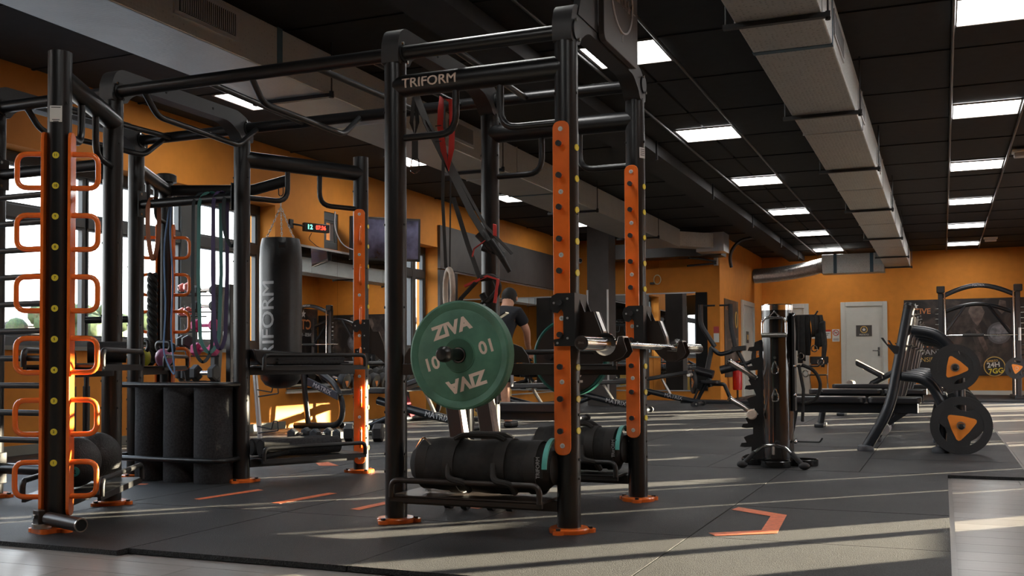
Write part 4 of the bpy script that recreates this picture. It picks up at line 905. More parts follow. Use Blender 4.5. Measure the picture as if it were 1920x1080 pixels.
# things on the shelves of the back left wing
def wing(p, q, t, s, z): a = V(*p, 0); b = V(*q, 0); d = (b-a).normalized(); n = V(0,0,1).cross(d); return a+(b-a)*t+n*s+V(0,0,z)
d5 = (V(*W5,0)-V(XB,y2,0)).normalized(); n5 = V(0,0,1).cross(d5)
pd = thing('foam_pad', 'thick black foam pad lying on the shelf in front of the punching bag', 'pad', wing((XB,y2),W5,.45,0,.735))
a = wing((XB,y2),W5,.05,.13,.737); mb = MB(); 
mb.prism([(-.03,.03),(.0,.0),(.56,.0),(.59,.025),(.59,.06),(-.05,.1)], wing((XB,y2),W5,.1,-.09,.737), d5, (0,0,1), n5*.2); mb.build('pad_body', M_leather, pd, bevel=.008)
for k in range(2): MB().box(wing((XB,y2),W5,.52,-.1,.752+.022*k), (.5,.02,.012), d5).build('pad_fold', M_foam, pd)
for k, s in enumerate((-.05, .07)):
    r = thing('rolled_mat', 'rolled black exercise mat on the low wing shelf, %s one' % ('front', 'rear')[k], 'mat', wing((XB,y2),W5,.5,s,.16), 'rolled mats on the low shelf'); a, b = wing((XB,y2),W5,.12,s,.222), wing((XB,y2),W5,.76,s,.222)
    MB().cyl(a, b, .054, n=24).build('roll', M_foam, r); MB().lathe([(.02,0),(.045,.0),(.045,-.004),(.02,-.004)], a, d5, 20).build('spiral_end', M_web, r)
sm = thing('gym_gloves', 'black strap bundle at the left end of the low wing shelf', 'strap', wing((XB,y2),W5,.12,-.12,.17)); MB().tube([wing((XB,y2),W5,.1+.1*(i % 3), -.13-.02*(i % 2), .18+.012*i) for i in range(7)], .018, 8, .03).build('strap', M_nylon, sm)
# kettlebells on the far left wing shelf
def kettle(lab, c, m, r=.085):
    c = V(c); t = thing('kettlebell', lab, 'kettlebell', c, 'kettlebells on the wing shelf'); MB().lathe([(0,0),(r*.6,0),(r*.92,r*.4),(r,r),(r*.9,r*1.5),(r*.6,r*1.85),(r*.3,r*2),(0,r*2.02)], c, n=24).build('bell', m, t)
    MB().tube([c+V(-.04,0,r*1.7), c+V(-.06,0,r*2.1), c+V(-.055,0,r*2.75), c+V(.055,0,r*2.75), c+V(.06,0,r*2.1), c+V(.04,0,r*1.7)], .0155, 10, .04).build('handle', M_black, t)
    return t
for lb, t, s, m, r in (('pink kettlebell in the front of the row', .42, -.10, M_pink, .058), ('yellow green kettlebell behind the pink one', .34, .03, M_lime, .06), ('yellow green kettlebell at the right of the row', .6, -.07, M_lime, .056), ('black kettlebell in the rear of the row', .72, .07, M_black, .06), ('black kettlebell at the far end', .86, -.04, M_black, .055)):
    kettle(lb, wing((XA,y2), W5m, t, s, .737), m, r)
# resistance bands over the back left crossbar
def band(lab, x, m, zt, zb, w, wd=.035, yy=y2, sp=.035):
    pts = [V(x-w/2, yy-sp, zt-.05), V(x-w*.3, yy-.01, zt+.005), V(x+w*.3, yy+.01, zt+.005), V(x+w/2, yy+sp, zt-.05), V(x+w*.55, yy+sp, (zt+zb)/2), V(x+w*.5, yy+.02, zb+.08), V(x, yy, zb), V(x-w*.5, yy-.02, zb+.08), V(x-w*.55, yy-sp, (zt+zb)/2)]
    return tag(MB().strap(pts, (0,.3,0) if 0 else (1,.2,0), wd, .004, True, .08).build('resistance_band', m), lab, 'resistance band', 'resistance bands on the crossbar')
zt = 1.82
band('black loop band hanging beside the left post, longest', -4.30, M_bandb, zt, .74, .10, .022); band('teal green loop band hanging on the crossbar', -4.25, mat('teal band', (.06,.2,.18), .5), zt, .80, .11, .024)
band('purple loop band hanging at the right of the crossbar', -4.17, M_bandp, zt, .82, .05, .026); band('short dark band hanging near the right end', -4.08, M_bandb, zt, 1.46, .07, .024); band('dull orange strap hanging at the left of the crossbar', -4.70, mat('rust band', (.3,.09,.03), .6), zt, 1.4, .02, .03, sp=.04)
tag(MB().tube([(-4.6,y2+.04,1.80),(-4.66,y2+.05,1.5),(-4.64,y2+.05,1.1),(-4.66,y2+.05,.83),(-4.62,y2+.05,.74),(-4.56,y2+.05,.66),(-4.6,y2+.05,.95),(-4.58,y2+.05,1.3),(-4.61,y2+.05,1.6),(-4.6,y2+.05,1.8)], .005, 6, .1).build('blue_tubing', M_bluec), 'thin blue exercise tubing hanging from the crossbar', 'exercise tube')
rp_ = MB()
for k in range(3): rp_.tube([V(-5.115+.021*math.cos(i*.55+k*2.09), 5.75+.021*math.sin(i*.55+k*2.09), 1.38-.0125*i) for i in range(50)], .018, 8)
tag(rp_.build('black_rope', M_nylon), 'bundle of thick black rope hanging on the far orange ladder', 'rope')

# ------------------------------------------------------------------ suspension trainer, gymnastic ring
stp = thing('suspension_strap', 'black suspension trainer straps with red tabs looped over a pull up bar', 'suspension trainer', (-2.45, 4.75, 2.1))
MB().strap([(-2.49,4.72,2.13),(-2.44,4.75,1.98),(-2.2,4.78,1.5),(-2.1,4.8,1.33)], (.5,.8,0), .042, .004).build('main_strap', M_web, stp)
MB().strap([(-2.44,4.75,2.0),(-2.16,4.85,1.45),(-2.03,4.9,1.3)], (.5,.8,0), .02, .003).build('thin_strap', M_web, stp)
bd = MB(); random.seed(3)
for p, q, r in (((-2.16,4.78,1.4),(-2.09,4.8,1.31),.028),((-2.10,4.78,1.36),(-2.04,4.8,1.27),.024),((-2.05,4.8,1.28),(-2.01,4.82,1.20),.017),((-2.15,4.8,1.33),(-2.04,4.82,1.29),.02)): bd.cyl(p, q, r, r*.7, n=10)
bd.build('buckles', M_black, stp); MB().box((-2.07,4.77,1.41), (.02,.01,.06), (1,0,-.3)).build('red_tab', M_red, stp, bevel=.003); MB().strap([(-2.12,4.77,1.36),(-2.18,4.76,1.32),(-2.19,4.76,1.28)], (0,1,0), .014, .003).build('red_tab', M_red, stp)
MB().strap([(-2.33,4.83,1.6),(-2.26,4.86,1.35),(-2.2,4.88,1.17)], (.6,.8,0), .026, .004).build('lower_strap', M_web, stp)
hd = MB()
hd.tube([(-2.2,4.88,1.18),(-2.13,4.9,1.19),(-2.1,4.9,1.12),(-2.17,4.9,1.05),(-2.2,4.9,1.1)], .018, 8, .03); hd.strap([(-2.22,4.87,1.16),(-2.31,4.88,1.08),(-2.36,4.88,.98),(-2.33,4.88,.9)], (0,1,0), .045, .006); hd.strap([(-2.34,4.88,1.0),(-2.24,4.89,1.02),(-2.16,4.9,1.08)], (0,1,0), .035, .006); hd.strap([(-2.24,4.9,.9),(-2.15,4.9,.95),(-2.06,4.9,1.0)], (0,1,0), .045, .006)
hd.build('foot_cradles', M_nylon, stp); MB().strap([(-2.28,4.86,1.14),(-2.16,4.88,1.19),(-2.1,4.88,1.17),(-2.12,4.88,1.05)], (0,1,0), .016, .012).build('red_trim', M_red, stp)
rb = thing('red_strap', 'bright red strap loop hanging over the pull up bar', 'strap', (-2.33, 4.75, 2.1)); 
MB().strap([(-2.36,4.76,2.11),(-2.35,4.73,2.04),(-2.355,4.73,1.95),(-2.34,4.74,1.83),(-2.32,4.75,1.73),(-2.305,4.76,1.84),(-2.305,4.77,1.98),(-2.31,4.77,2.09)], (1,.3,0), .03, .003, True).build('loop', M_red, rb)
for z in (1.95, 1.87): MB().box((-2.352,4.705,z), (.034,.006,.004)).build('stitching', M_black, rb)
sb = thing('buckle_strap', 'short black strap with a steel buckle beside the front left middle post', 'strap', (-2.51, 4.75, 2.05)); MB().strap([(-2.51,4.74,2.12),(-2.525,4.74,1.99),(-2.51,4.75,1.92),(-2.495,4.75,1.99),(-2.505,4.75,2.12)], (1,.2,0), .02, .003).build('upper_loop', M_web, sb)
MB().strap([(-2.51,4.75,1.92),(-2.51,4.75,1.8)], (1,.2,0), .033, .004).build('strap_end', M_web, sb); MB().tube([(-2.53,4.75,1.8),(-2.49,4.75,1.8),(-2.485,4.75,1.74),(-2.51,4.75,1.725),(-2.535,4.75,1.74)], .0035, 6, .008, closed=True).build('buckle', M_chrome, sb)
rg = thing('gymnastic_ring', 'pale wooden gymnastic ring on two thin black straps', 'gymnastic ring', (-2.4, 4.9, 1.14)); ax_ = V(.30,.95,0)
MB().tube([V(-2.39,4.9,1.12)+V(.62,.78,0)*.0+V(.72,-.69,0)*.115*math.cos(i*PI/20)*.5+V(0,0,.115*math.sin(i*PI/20)) for i in range(40)], .0145, 12, closed=True).build('ring', M_wood, rg)
for dx in (-.035, .01): MB().strap([(-2.38+dx,4.9,2.1),(-2.39+dx,4.9,1.6),(-2.39+dx*.5,4.9,1.245)], (1,0,0), .018 if dx < 0 else .008, .003).build('strap', M_web, rg)

# ------------------------------------------------------------------ olympic benches with stored plates (right)
M_padb = M_vinyl
def tri_plate(name, lab, c, n, R, t=.035, rot=0, grp=None):
    c, n = V(c), V(n).normalized(); X = V(0,0,1).cross(n).normalized(); Z = n.cross(X); th = thing(name, lab, 'weight plate', c, grp); mb = MB()
    N = 48
    def ring(r0, r1, h0, h1):
        P = []; F = []
        for r, h in ((r0,h0),(r1,h0),(r1,h1),(r0,h1)):
            for i in range(N): q = 2*PI*i/N; P.append(c+n*h+(X*math.cos(q)+Z*math.sin(q))*r)
        for j in range(4):
            for i in range(N): k = (j+1) % 4; F.append((j*N+i, j*N+(i+1) % N, k*N+(i+1) % N, k*N+i))
        mb.add(P, F)
    ring(.72*R, R, 0, t); ring(.93*R, .99*R, t, t+.002); ring(.024, .52*R, .004, t-.002)
    for k in range(3):
        a = rot+k*2*PI/3; u = X*math.cos(a)+Z*math.sin(a); v = n.cross(u)
        mb.prism([(.3*R,-.4*R),(.80*R,-.36*R),(.80*R,.36*R),(.3*R,.4*R)], c+n*.005, u, v, n*(t-.009))
    mb.build('disc', M_rub, th)
    pl = []
    for k in range(3):
        a = rot+k*2*PI/3; b = a+PI/3
        for da, rr in ((-.14,.50),(0,.53),(.14,.50)): pl.append((rr*R*math.cos(a+da), rr*R*math.sin(a+da)))
        pl.append((.335*R*math.cos(b), .335*R*math.sin(b)))
    MB().prism(pl, c+n*t*.9, X, Z, n*.004).build('orange_triangle', mat('orange insert', (.8,.24,.03), .45), th, smooth=False)
    MB().lathe([(.024,-.001),(.024,.006),(.032,.006),(.032,-.001)], c+n*t, n, 20).build('hub_ring', M_steelb, th); return th
def oly_bench(lab, yc):
    th = thing('bench_press_station', lab, 'bench press', (-.4, yc, 0), 'olympic bench press stations')
    for s, yy in ((-1, yc-.55), (1, yc+.55)):
        MB().tube([(-.58,yy,.05),(-.4,yy,.36),(-.245,yy,1.17)], .043, 16, .16).build('upright', M_machine, th); 
        cp = MB().lathe([(.044,0),(.045,.03),(.03,.05),(0,.053)], (-.247,yy,1.155), (.19,0,1), 16).build('upright_cap', M_black, th)
        MB().tube([(-.225,yy,.99),(-.04,yy,.96),(.085,yy,.82),(.115,yy,.55)], .04, 14, .16).build('upper_brace', M_machine, th)
        MB().tube([(-.31,yy,.62),(-.12,yy,.60),(-.0,yy,.40),(-.03,yy,.05)], .038, 14, .2).build('lower_brace', M_machine, th)
        MB().cyl((.115,yy,.7), (.125,yy,.05), .038, n=14).build('storage_post', M_machine, th)
        for x in (-.59, -.03, .125): MB().lathe([(.062,.02),(.066,.03),(.06,.06),(.045,.07)], (x,yy,0), n=16).build('rubber_foot', mat('grey rubber foot', (.06,.065,.075), .5), th)
        MB().prism([(-.46,.93),(-.44,.9),(-.36,.8),(-.33,.8),(-.32,.86),(-.41,.88),(-.44,.93)], (0,yy-.04,0), (1,0,0), (0,0,1), (0,.01,0)).build('spotter_hook', M_steel2, th, smooth=False)
        MB().prism([(-.235,1.12),(-.195,1.12),(-.215,.99),(-.255,.99)], (0,yy-s*.045,0), (1,0,0), (0,0,1), (0,-s*.012,0)).build('bar_rest', M_steelb, th, smooth=False)
        MB().cyl((-.205,yy,1.1), (-.165,yy,1.11), .009, n=8).build('bar_pin', M_chrome, th); MB().cyl((-.26,yy,.86), (-.22,yy,.87), .009, n=8).build('bar_pin', M_chrome, th)
        for z, x in ((.69,.085),(.24,.12)):
            hb = MB().cyl((x,yy-.0,z), (x,yy+s*.2,z), .018, n=14).build('plate_horn', M_brown, th); MB().lathe([(.021,0),(.023,.01),(.015,.022),(0,.024)], (x,yy+s*.2,z), (0,s,0), 14).build('horn_cap', M_black, hb)
    MB().cyl((-.5,yc-.55,.2), (-.5,yc+.55,.2), .03, n=12).build('rear_crossbar', M_machine, th); MB().cyl((0,yc-.55,.45), (0,yc+.55,.45), .028, n=12).build('rear_crossbar', M_machine, th)
    MB().prism(rrect(-1.38,-.62,-.145,.145,.05), (0,yc,.385), (1,0,0), (0,1,0), (0,0,.055)).build('bench_pad', M_padb, th, bevel=.012)
    MB().prism(rrect(-.6,-.17,-.145,.145,.05), (0,yc,.385), (1,0,0), (0,1,0), (0,0,.055)).build('head_pad', M_padb, th, bevel=.012)
    MB().bb(-1.3, -.2, yc-.045, yc+.045, .3, .383).build('spine', M_machine, th, smooth=False, bevel=.008)
    MB().tube([(-1.22,yc,.32),(-1.27,yc,.06)], .038, 12).build('front_leg', M_machine, th); MB().bb(-1.32, -1.22, yc-.2, yc+.2, .021, .06).build('front_foot', M_machine, th, smooth=False, bevel=.01)
    MB().prism([(-.36,.3),(-.28,.3),(-.45,.18),(-.52,.18)], (0,yc-.02,0), (1,0,0), (0,0,1), (0,.04,0)).build('pad_support', M_machine, th, smooth=False)
    rl_ = MB().cyl((-.47,yc-.16,.17), (-.47,yc+.16,.17), .05, n=16).build('foot_roller', M_grayp, th)
    return th
ob = oly_bench('bench press station nearest the camera, its frame standing in front of the others', 9.4)
lbs = ['bench press station second from the camera, behind the nearest one', 'bench press station farthest from the camera, nearest the smith machine']
for k, yc in enumerate((12.0, 14.6)): dup(ob, (-.4, yc, 0), label=lbs[k])
tri_plate('weight_plate', 'big black plate with an orange triangle on the lower horn, nearest the camera', (.12, 8.80, .24), (0,-1,0), .225, .04, .35, 'black plates with orange triangles')
tri_plate('weight_plate', 'smaller black plate with an orange triangle on the upper horn, nearest the camera', (.085, 8.80, .69), (0,-1,0), .18, .035, -.15, 'black plates with orange triangles')
for k, yc in enumerate((9.4, 12.0, 14.6)):
    if k: tri_plate('weight_plate', 'black plate on the lower horn of the %s bench station, near side' % ['', 'second', 'farthest'][k], (.12, yc-.60, .24), (0,-1,0), .225, .04, .35, 'black plates with orange triangles')
    tri_plate('weight_plate', 'black plate on the lower far horn of the %s bench station' % ['nearest', 'second', 'farthest'][k], (.12, yc+.60, .24), (0,1,0), .225, .04, .2, 'black plates with orange triangles')
    tri_plate('weight_plate', 'black plate on the upper far horn of the %s bench station' % ['nearest', 'second', 'farthest'][k], (.085, yc+.60, .69), (0,1,0), .18, .035, .5, 'black plates with orange triangles')

# ------------------------------------------------------------------ attachment storage tower
tx, ty = -1.07, 7.42
tw = thing('attachment_tower', 'glossy black round storage tower with a chrome rim holding cable attachments', 'storage stand', (tx, ty, 0))
MB().lathe([(.106,.03),(.106,1.10)], (tx,ty,0), n=40).build('column', mat('glossy black column', (.012,.011,.011), .16, coat=.6), tw)
MB().lathe([(.108,1.10),(.109,1.135),(.1,1.142),(0,1.145)], (tx,ty,0), n=40).build('chrome_rim', M_chrome, tw)
for dx, dy in ((0,-.14),(.16,.04),(-.16,.03)):
    MB().lathe([(.1,.021),(.102,.028),(.102,.062),(.098,.066),(.092,.066),(.092,.03),(0,.03)], (tx+dx,ty+dy,0), n=28).build('base_tray', mat('glossy black tray', (.01,.01,.01), .2), tw)
# notched side board
pl = [(-.10,.9),(-.155,.88)]
for k in range(6):
    z = .85-.135*k; w = .16+.012*k
    pl += [(-w,z),(-w-.035,z-.005),(-w-.045,z-.03),(-w-.01,z-.035),(-w+.035,z-.03),(-w+.035,z-.075),(-w,z-.085),(-w-.03,z-.1)]
pl += [(-.2,.03),(-.1,.03)]
MB().prism([(a-.0, b) for a, b in pl], (tx,ty-.01,0), (1,0,0), (0,0,1), (0,.02,0)).build('notched_board', M_steel2, tw, smooth=False)
MB().prism(rrect(.105,.122,.4,1.08,.005), (tx,ty-.05,0), (1,0,0), (0,0,1), (0,.1,0)).build('hook_rail', M_steel2, tw, smooth=False)
for z, L in ((1.06,.14),(.71,.16),(.51,.16),(.19,.16)):
    MB().tube([(tx+.12,ty-.02,z),(tx+.12+L,ty-.03,z),(tx+.14+L,ty-.035,z+.03)], .006, 8, .01).build('hook', M_steel2, tw); MB().sphere((tx+.12,ty-.04,z), .014).build('bolt', M_chrome, tw)
hk = MB()
for z in (.77, .52): hk.cyl((tx,ty-.104,z), (tx,ty-.13,z), .01, n=8)
hk.build('front_hook', M_chrome, tw, kind='stuff')
# handles hung on the tower
q = thing('stirrup_handle', 'square chrome stirrup handle hanging at the top of the tower', 'cable handle', (tx, ty-.13, 1.0))
MB().tube([(tx-.08,ty-.135,.93),(tx-.08,ty-.135,1.02),(tx-.06,ty-.13,1.045),(tx+.06,ty-.13,1.045),(tx+.08,ty-.135,1.02),(tx+.08,ty-.135,.93)], .009, 10, .015).build('frame', M_chrome, q)
MB().cyl((tx-.085,ty-.14,.925), (tx+.085,ty-.14,.925), .016, n=14).build('grip', M_steelb, q); MB().tube([(tx-.04,ty-.13,1.048),(tx,ty-.125,1.09),(tx+.04,ty-.13,1.048)], .007, 8).build('hanger', M_chrome, q)
for z, lb in ((.69, 'upper'), (.50, 'lower')):
    q = thing('snap_hook', 'chrome snap hook on the front of the tower, %s one' % lb, 'snap hook', (tx, ty-.12, z))
    MB().tube([(tx,ty-.125,z+.06),(tx-.022,ty-.125,z-.0),(tx-.018,ty-.125,z-.03),(tx+.018,ty-.125,z-.03),(tx+.022,ty-.125,z)], .005, 6, .01, closed=True).build('loop', M_chrome, q)
q = thing('curved_cable_bar', 'bent chrome cable bar with black grips leaning on the tower foot', 'cable bar', (tx, ty-.24, .05))
MB().tube([(tx-.16,ty-.26,.075),(tx-.12,ty-.25,.13),(tx-.07,ty-.25,.168),(tx,ty-.25,.18),(tx+.07,ty-.25,.168),(tx+.12,ty-.25,.13),(tx+.16,ty-.26,.075)], .012, 10).build('bar', M_chrome, q)
for s in (-1, 1): MB().tube([(tx+s*.12,ty-.25,.13),(tx+s*.2,ty-.27,.045)], .0165, 12).build('grip', M_rub, q); MB().sphere((tx+s*.205,ty-.272,.046), .025, (1.5,1,1)).build('rubber_end', M_rub, q)
MB().cyl((tx,ty-.25,.17), (tx,ty-.25,.115), .009, n=8).build('eyelet', M_chrome, q)
for k, (z, lb) in enumerate(((.70, 'upper'), (.44, 'lower'))):
    q = thing('cable_handle', 'silver straight cable handle slotted in the tower side board, %s one' % lb, 'cable handle', (tx-.2, ty-.08, z))
    a, b = V(tx-.31, ty-.14, z+.045), V(tx-.15, ty+.0, z-.07)
    MB().cyl(a, b, .018, n=16).build('grip', M_steelb, q); 
    for e in (a, b): MB().cyl(e-(b-a).normalized()*.004, e+(b-a).normalized()*.004, .021, n=14).build('end_ring', M_chrome, q)
q = thing('wooden_grip', 'pale round wooden grip end in the tower side board', 'cable handle', (tx-.18, ty-.1, .375)); MB().lathe([(.03,0),(.036,.01),(.036,.03),(.028,.04),(0,.042)], (tx-.17,ty-.05,.375), (0,-1,0), 24).build('knob', M_wood, q); MB().cyl((tx-.17,ty-.05,.375), (tx-.17,ty+.12,.375), .016, n=12).build('shaft', M_steelb, q)
st = thing('ankle_straps', 'bunch of black cuffs and straps hanging from the top right hook', 'straps', (tx+.2, ty-.04, 1.0)); random.seed(11)
for i in range(9):
    x = tx+.14+.02*i; z0 = 1.06; L = random.uniform(.16,.38); dx = random.uniform(.0,.05)
    MB().strap([(x,ty-.06,z0),(x+dx*.5,ty-.075-.01*(i%3),z0-L*.5),(x+dx*.2,ty-.06,z0-L),(x-.01+dx,ty-.03,z0-L*.5),(x,ty-.03,z0)], (1,random.uniform(-.9,1.2),random.uniform(-.3,.3)), random.choice((.02,.03,.036)), .006, False, .05).build('strap', M_nylon, st)
for x, z in ((.26,.83),(.17,.78),(.3,.74),(.2,.66)): MB().tube([(tx+x+.02*math.cos(i*PI/6),ty-.09,z+.022*math.sin(i*PI/6)) for i in range(12)], .004, 6, closed=True).build('d_ring', M_chrome, st)
MB().box((tx+.31,ty-.07,.93), (.05,.03,.17), (1,0,.35)).build('padded_cuff', M_nylon, st, bevel=.012)
q = thing('triceps_rope', 'black looped rope hanging on the right side of the tower', 'rope', (tx+.2, ty-.03, .6)); MB().tube([(tx+.17,ty-.04,.72),(tx+.26,ty-.05,.68),(tx+.3,ty-.05,.58),(tx+.26,ty-.05,.47),(tx+.16,ty-.05,.45)], .012, 8, .05).build('rope', M_nylon, q); MB().tube([(tx+.15,ty-.05,.72),(tx+.18,ty-.06,.55),(tx+.17,ty-.05,.33)], .011, 8).build('tail', M_nylon, q)

# ------------------------------------------------------------------ smith machine, far right
sm = thing('smith_machine', 'tall black smith machine with arched top before the back wall poster', 'smith machine', (.64, 21.8, 0)); X0, X1, Y0, Y1 = -.03, 1.31, 21.6, 22.9
for x in (X0, X1):
    MB().bb(x-.045, x+.045, Y0, Y0+.1, .03, 2.08).build('upright', M_machine, sm, smooth=False, bevel=.012); MB().bb(x-.045, x+.045, Y1, Y1+.1, .03, 1.95).build('rear_upright', M_machine, sm, smooth=False, bevel=.012)
    s = 1 if x == X0 else -1
    MB().cyl((x+s*.075-.0,Y0-.03,.1), (x+s*.075,Y0-.03,2.06), .016, n=12).build('guide_rod', M_chrome, sm)
    MB().bb(x-.07, x+.08, Y0-.06, Y0+.05, 2.05, 2.18).build('pulley_block', M_black, sm, bevel=.015)
    MB().bb(x-.09, x+.09, Y0-.08, Y1+.1, .021, .08).build('base_rail', M_machine, sm, smooth=False, bevel=.01)
    for k in range(13): MB().cyl((x-s*.045,Y0+.02,.55+.1*k), (x-s*.1,Y0+.02,.55+.1*k), .008, n=8).build('catch_peg', M_chrome, sm)
def arc(xa, xb, y, z, h, r, nm): MB().tube([(xa+(xb-xa)*i/14, y, z+h*math.sin(PI*i/14)) for i in range(15)], r, 10).build(nm, M_machine, sm)
arc(X0+.02, X1-.02, Y0+.05, 1.98, .2, .045, 'top_arch'); arc(X0+.02, X1-.02, Y1+.05, 1.72, .17, .04, 'rear_arch')
MB().tube([(X0,Y1,1.2),(X0+.45,Y1,1.85)], .03, 8).build('diagonal_brace', M_machine, sm); MB().tube([(X1,Y1,1.2),(X1-.45,Y1,1.85)], .03, 8).build('diagonal_brace', M_machine, sm)
text('MATRIX', .06, M_grayp, sm, (.64,Y0,2.18), (1,0,0), (0,0,1), .002)
MB().cyl((X0-.25,Y0-.03,1.23), (X1+.25,Y0-.03,1.23), .015, n=12).build('bar', M_chrome, sm); MB().cyl((.35,Y0-.03,1.23), (.72,Y0-.03,1.23), .028, n=14).build('bar_pad', M_rub, sm)
MB().cyl((X1+.02,Y0-.03,1.12), (X1+.02,Y0-.03,1.36), .03, n=12).build('bearing', M_silver, sm)
tri_plate('weight_plate', 'black plate stored on the right leg of the smith machine', (X1-.05, Y0-.12, .6), (0,-1,0), .2, .04, .3, 'black plates with orange triangles')

# ------------------------------------------------------------------ far machines
im = thing('incline_press_machine', 'dark machine with a tilted cream edged pad in front of the white door', 'exercise machine', (-.8, 16, 0))
MB().tube([(-1.3,15.9,.06),(-.4,15.9,.06)], .04, 10).build('base', M_machine, im); MB().tube([(-1.2,15.9,.06),(-.95,15.9,.42),(-.3,15.9,.78)], .045, 10).build('main_beam', M_machine, im)
MB().box((-.99,15.9,.62), (.42,.26,.07), (1,0,-.55)).build('back_pad', M_vinyl, im, bevel=.02); MB().box((-.985,15.9,.66), (.42,.24,.012), (1,0,-.55)).build('pad_top', M_wood, im, bevel=.004)
MB().cyl((-1.25,15.7,.42), (-1.25,16.1,.42), .05, n=14).build('roller', M_steelb, im); MB().tube([(-.5,15.8,.6),(-.42,15.8,.8),(-.35,15.8,.82)], .04, 8).build('handle_block', M_black, im); MB().bb(-1.3,-1.2,15.6,16.2,.02,.06).build('foot', M_machine, im)
mm = thing('row_machine', 'black plate loaded row machine with two tall lever arms before the cross wall', 'exercise machine', (-3.7, 18.6, 0)); yy = 18.6
MB().bb(-4.25,-3.0,yy-.1,yy+.1,.021,.07).build('base_beam', M_machine, mm, smooth=False, bevel=.01); MB().bb(-4.3,-2.6,yy-.5,yy-.42,.021,.07).build('base_beam', M_machine, mm, smooth=False, bevel=.01)
for s, x in ((-1,-4.0),(1,-3.52)):
    MB().tube([(x+s*.03,yy,1.78),(x+s*.03,yy,1.42),(x+(.22 if s < 0 else .1),yy,1.02)], .042, 12, .1).build('lever_arm', M_machine, mm)
    MB().cyl((x+s*.03+(.05 if s < 0 else -.2),yy,1.76), (x+s*.03+(.26 if s < 0 else -.02),yy,1.76), .016, n=8).build('handle', M_rub, mm)
    MB().cyl((x+(-.12 if s < 0 else -.15),yy-.05,.60), (x+(.2 if s < 0 else .18),yy-.05,.52 if s < 0 else .68), .075, n=18).build('roller_pad', M_vinyl, mm)
MB().tube([(-3.86,yy,1.02),(-3.7,yy,.88),(-3.5,yy,.92),(-3.4,yy,1.0)], .04, 10, .06).build('yoke', M_machine, mm); MB().tube([(-3.84,yy,1.0),(-3.92,yy,.6),(-3.86,yy,.3)], .045, 10).build('frame_post', M_machine, mm)
MB().tube([(-4.1,yy,.07),(-3.95,yy,.35),(-3.62,yy,.35),(-3.5,yy,.07)], .035, 10, .04).build('seat_frame', M_machine, mm); MB().prism(rrect(-4.05,-3.7,-.15,.15,.05), (0,yy,.36), (1,0,0), (0,1,0), (0,0,.06)).build('seat', M_vinyl, mm, bevel=.012)
MB().tube([(-3.4,yy,1.0),(-3.2,yy,.6),(-3.0,yy,.1)], .035, 10).build('rear_strut', M_machine, mm); MB().box((-3.35,yy,.98), (.25,.12,.09), (1,0,.1)).build('pivot_block', M_black, mm, bevel=.01)
MB().tube([(-3.55,yy,.68),(-3.2,yy,.72),(-2.95,yy-.1,.85),(-2.75,yy-.1,1.15)], .035, 10, .05).build('side_lever', M_machine, mm)
tri_plate('weight_plate', 'black plate on the left peg of the row machine', (-4.12, yy-.15, .38), (-.9,-.45,0), .2, .04, .1, 'black plates with orange triangles')
tri_plate('weight_plate', 'tilted black plate at the right of the row machine', (-2.92, yy-.28, .88), (-.75,-.6,.2), .24, .05, .3, 'black plates with orange triangles')
# adjustable benches
def adj_bench(lab, x, y, tilt):
    th = thing('adjustable_bench', lab, 'weight bench', (x, y, 0), 'adjustable weight benches')
    MB().tube([(x,y,.09),(x-.55,y,.2),(x-1.15,y,.34)], .045, 10, .05).build('spine', M_machine, th); MB().tube([(x-.75,y,.26),(x-1.25,y,.06)], .035, 10).build('front_leg', M_machine, th)
    MB().bb(x-1.35,x-1.22,y-.28,y+.28,.021,.07).build('front_foot', M_machine, th, smooth=False, bevel=.01)
    ft = MB().tube([(x-.02,y-.3,.06),(x-.0,y+.3,.06)], .035, 10).build('rear_foot', M_machine, th)
    for s in (-1, 1): MB().cyl((x+.03,y+s*.26-.02,.065), (x+.03,y+s*.26+.02,.065), .042, n=16).build('wheel', M_rub, ft); MB().cyl((x+.03,y+s*.26-.022,.065), (x+.03,y+s*.26+.022,.065), .014, n=10).build('axle_cap', M_chrome, ft)
    MB().tube([(x-.07,y,.13),(x+.0,y,.3)], .018, 8).build('drag_handle', M_black, th)
    MB().prism(rrect(-.44,-.0,-.15,.15,.05), (x-.98,y,.42), (1,0,0), (0,1,0), (0,0,.06)).build('seat_pad', M_vinyl, th, bevel=.012)
    c, s = math.cos(tilt), math.sin(tilt); MB().prism(rrect(0,.86,-.14,.14,.05), (x-.96,y,.42), (c,0,s), (0,1,0), (-s*.06,0,c*.06)).build('back_pad', M_vinyl, th, bevel=.012)
    e = V(x-.96+.86*c, y, .42+.86*s); MB().cyl(e+V(-.02,-.1,-.02), e+V(-.02,.1,-.02), .03, n=12).build('pull_handle', M_steelb, th)
    MB().tube([(x-.6,y,.42+.3*s),(x-.45,y,.2)], .022, 8).build('ladder_strut', M_steelb, th)
    text('MATRIX', .085, M_grayp, th, (x-.4,y-.047,.175), (1,0,-.2), (.2,0,1), .002)
    return th
adj_bench('adjustable bench with raised back in front of the cross wall mirror', -3.72, 16.9, .16); adj_bench('adjustable bench lying flat behind the right orange posts', -3.95, 14.4, .03)
adj_bench('adjustable bench farther left, partly behind the orange peg post', -4.15, 12.1, .03); adj_bench('adjustable bench behind the person, mostly hidden', -4.6, 10.0, .3)
fbn = thing('flat_bench', 'long flat black bench behind the rig between the two middle posts', 'weight bench', (-3.1, 7.85, 0))
MB().prism(rrect(-3.55,-2.72,7.72,8.0,.04), (0,0,.345), (1,0,0), (0,1,0), (0,0,.075)).build('pad', M_vinyl, fbn, bevel=.012); MB().bb(-3.5,-2.75,7.83,7.89,.28,.345).build('beam', M_machine, fbn, smooth=False)
